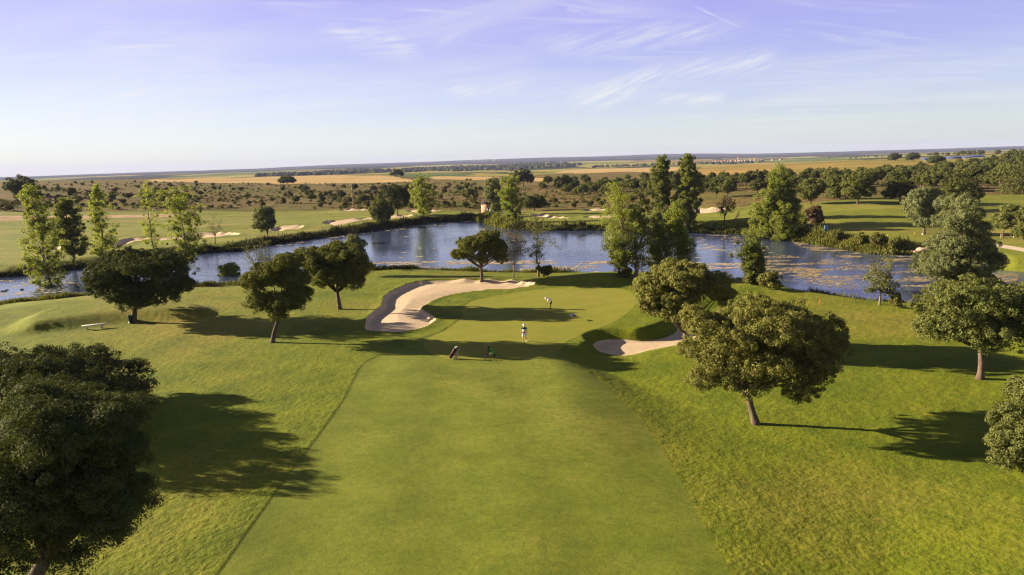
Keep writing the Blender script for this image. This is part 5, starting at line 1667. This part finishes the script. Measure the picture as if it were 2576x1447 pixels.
far_wood("dark woods of the valley beyond the stubble field", [Z2([(0, 380), (0, 366), (400, 352), (700, 330), (900, 312), (1290, 318), (1290, 340), (1000, 350), (600, 366)]),
                                                               Z2([(1420, 310), (1750, 292), (2100, 280), (2470, 268), (2470, 322), (2250, 318), (1950, 330), (1720, 322), (1420, 340)]),
                                                               Z3([(0, 258), (300, 250), (640, 256), (690, 268), (560, 286), (300, 300), (0, 305)])], [420, 620, 420], 4, 9)
far_wood("trees round the distant village", [[(1785, 412), (1850, 411), (1925, 406), (1925, 408), (1850, 413), (1785, 414)], [(1490, 420), (1640, 414), (1790, 411), (1790, 413), (1640, 417), (1490, 423)]], [50, 110], 3.5, 6.5)


# ------------------------------------------------------------------ light, sky, haze
SUN_EL, SUN_AZ = R(16.5), R(14.0)          # from the left and a little ahead
sd = Vector((-math.cos(SUN_AZ) * math.cos(SUN_EL), math.sin(SUN_AZ) * math.cos(SUN_EL), math.sin(SUN_EL)))
sun = bpy.data.lights.new("sun", 'SUN'); sun.energy = 5.0; sun.angle = R(.53); sun.color = (1., .83, .60)
so = bpy.data.objects.new("sun", sun); COL.objects.link(so)
so.rotation_euler = (-sd).to_track_quat('-Z', 'Y').to_euler(); so.location = (-60, 40, 60)

w = bpy.data.worlds.new("World"); S.world = w; w.use_nodes = True
nt = w.node_tree; nt.nodes.clear()
out = nt.nodes.new("ShaderNodeOutputWorld")
sky = nd(nt, "TexSky", sky_type='NISHITA'); sky.sun_disc = False; sky.sun_elevation = SUN_EL
sky.sun_rotation = math.atan2(sd.x, sd.y); sky.altitude = 700; sky.air_density = 1.; sky.dust_density = 1.2; sky.ozone_density = 1.6
D = nd(nt, "TexCoord").outputs["Generated"]
D = nd(nt, "VectorMath", {0: D}, operation='NORMALIZE').outputs[0]
sep = nd(nt, "SeparateXYZ", {0: D})
el = sep.outputs[2]
EXPO, BGS = 1.95, .085
k_ = 1 / (2 ** EXPO * BGS)
kk = lambda *c: tuple(x * k_ for x in c)
elc = math_(nt, 'MAXIMUM', el, 0.)
gl = ramp(nt, elc, [(.0, kk(.86, .90, .76)), (.04, kk(.83, .89, .87)), (.09, kk(.68, .74, .95)), (.15, kk(.54, .56, .92)), (.22, kk(.47, .44, .90)), (.34, kk(.26, .24, .50)), (.55, kk(.05, .055, .15)), (1., kk(.03, .035, .10))])
gr = ramp(nt, elc, [(.0, kk(.66, .73, .58)), (.04, kk(.62, .71, .68)), (.09, kk(.48, .55, .81)), (.15, kk(.39, .41, .83)), (.22, kk(.36, .33, .84)), (.34, kk(.20, .19, .46)), (.55, kk(.04, .05, .14)), (1., kk(.03, .035, .10))])
fx = nd(nt, "MapRange", {0: sep.outputs[0], 1: -.5, 2: .5, 3: 0., 4: 1.}).outputs[0]
col = mixc(nt, .9, sky.outputs[0], mixc(nt, fx, gl, gr))
den = math_(nt, 'ADD', math_(nt, 'MAXIMUM', el, 0.), .10)
pl = nd(nt, "CombineXYZ", {0: math_(nt, 'DIVIDE', sep.outputs[0], den), 1: math_(nt, 'DIVIDE', sep.outputs[1], den), 2: 0.}).outputs[0]


def cirrus(rot, vs, scale, lo_, hi_, dist, amt):
    v = nd(nt, "VectorRotate", {"Vector": pl, "Angle": rot}, rotation_type='Z_AXIS').outputs[0]
    n = noise(nt, v, scale, 8, .58, dist, vs)
    return math_(nt, 'MULTIPLY', ramp(nt, n, [(lo_, (0, 0, 0)), (hi_, (1, 1, 1))]), amt)


c1 = cirrus(R(20), (.25, 1.1, 1), 1.3, .44, .76, 1.2, .62)
c2 = cirrus(R(-12), (.35, 1.6, 1), 2.3, .50, .78, 1.6, .65)
patchy = ramp(nt, noise(nt, pl, .55, 4, .5), [(.36, (.15, .15, .15)), (.58, (1, 1, 1))])
cl = math_(nt, 'MULTIPLY', math_(nt, 'MAXIMUM', c1, c2), patchy, clamp=True)


def streak(a, b, width, amt, ns=7.):
    """a band of cirrus between two directions of the sky"""
    global cl
    va = Vector(rays(*a)).normalized(); vb = Vector(rays(*b)).normalized()
    n_ = va.cross(vb).normalized(); mid_ = (va + vb).normalized(); tdir = n_.cross(mid_).normalized()
    half = math.acos(max(-1, min(1, va.dot(vb)))) / 2
    wv = nd(nt, "TexNoise", {"Vector": D, "Scale": ns, "Detail": 6, "Roughness": .65})
    off = math_(nt, 'MULTIPLY_ADD', wv.outputs["Fac"], width * 2.2, -width * 1.1)
    dn = math_(nt, 'ADD', nd(nt, "VectorMath", {0: D, 1: n_}, operation='DOT_PRODUCT').outputs["Value"], off)
    g = math_(nt, 'SUBTRACT', 1., math_(nt, 'DIVIDE', math_(nt, 'ABSOLUTE', dn), width), clamp=True)
    al = math_(nt, 'DIVIDE', math_(nt, 'ABSOLUTE', nd(nt, "VectorMath", {0: D, 1: tdir}, operation='DOT_PRODUCT').outputs["Value"]), math.sin(half))
    e = ramp(nt, al, [(.55, (1, 1, 1)), (1., (0, 0, 0))])
    fro = math_(nt, 'GREATER_THAN', nd(nt, "VectorMath", {0: D, 1: mid_}, operation='DOT_PRODUCT').outputs["Value"], 0.)
    st = nd(nt, "VectorMath", {0: D, 1: tdir}, operation='DOT_PRODUCT').outputs["Value"]
    sn = nd(nt, "VectorMath", {0: D, 1: (n_ + tdir * .22).normalized()}, operation='DOT_PRODUCT').outputs["Value"]
    fv = nd(nt, "CombineXYZ", {0: math_(nt, 'MULTIPLY', st, ns * 1.4), 1: math_(nt, 'MULTIPLY', sn, ns * 13), 2: float(a[0]) * .01}).outputs[0]
    tex = ramp(nt, noise(nt, fv, 1.3, 7, .68, .5), [(.36, (.08, .08, .08)), (.66, (1, 1, 1))])
    g = math_(nt, 'MULTIPLY', math_(nt, 'MULTIPLY', g, e), math_(nt, 'MULTIPLY', fro, tex))
    cl = math_(nt, 'MAXIMUM', cl, math_(nt, 'MULTIPLY', g, amt))


streak((1400, 262), (1720, 180), .028, 1.)
streak((1640, 190), (1990, 150), .024, .75)
streak((1620, 258), (1840, 250), .014, 1.)
streak((1100, 235), (1340, 212), .016, .95)
streak((1300, 125), (1900, 62), .022, .6)
streak((780, 70), (1080, 125), .034, .75)
streak((1060, 110), (1250, 40), .022, .4)
streak((150, 90), (640, 180), .06, .6)
streak((0, 265), (560, 250), .045, .75)
streak((600, 270), (900, 250), .02, .5)
streak((1740, 12), (1884, 79), .0022, .6, 3.)
streak((1420, 15), (1480, 40), .008, .5)
cw = mixc(nt, cl, col, mixc(nt, 1., mixc(nt, .92, col, kk(.93, .94, .90)), (1., 1., 1.), 'MULTIPLY'))
bg = nd(nt, "Background", {"Color": cw, "Strength": BGS})
nt.links.new(bg.outputs[0], out.inputs[0])

mb = MB(); mb.box((0, 0, 75), (34000, 34000, 330))
hz = mb.mesh("haze")
m_, nt, out = mat("haze_air")
pv = nd(nt, "VolumePrincipled", {"Color": (.42, .47, .76, 1), "Density": 5.5e-5, "Anisotropy": 0.})
nt.links.new(pv.outputs[0], out.inputs["Volume"])
hz.materials.append(m_)
ho = link("haze", hz); ho["kind"] = "stuff"

# ------------------------------------------------------------------ render settings
S.view_settings.view_transform = 'Standard'; S.view_settings.look = 'None'; S.view_settings.gamma = 1.0
S.view_settings.use_curve_mapping = False
S.view_settings.exposure = EXPO
cy = S.cycles
cy.use_denoising = True; cy.denoising_prefilter = 'NONE'; cy.denoising_input_passes = 'RGB_ALBEDO_NORMAL'; cy.pixel_filter_type = 'BLACKMAN_HARRIS'; cy.filter_width = 1.25; cy.use_adaptive_sampling = False
cy.max_bounces = 5; cy.diffuse_bounces = 2; cy.glossy_bounces = 2; cy.transmission_bounces = 3; cy.volume_bounces = 0; cy.transparent_max_bounces = 4
cy.caustics_reflective = False; cy.caustics_refractive = False
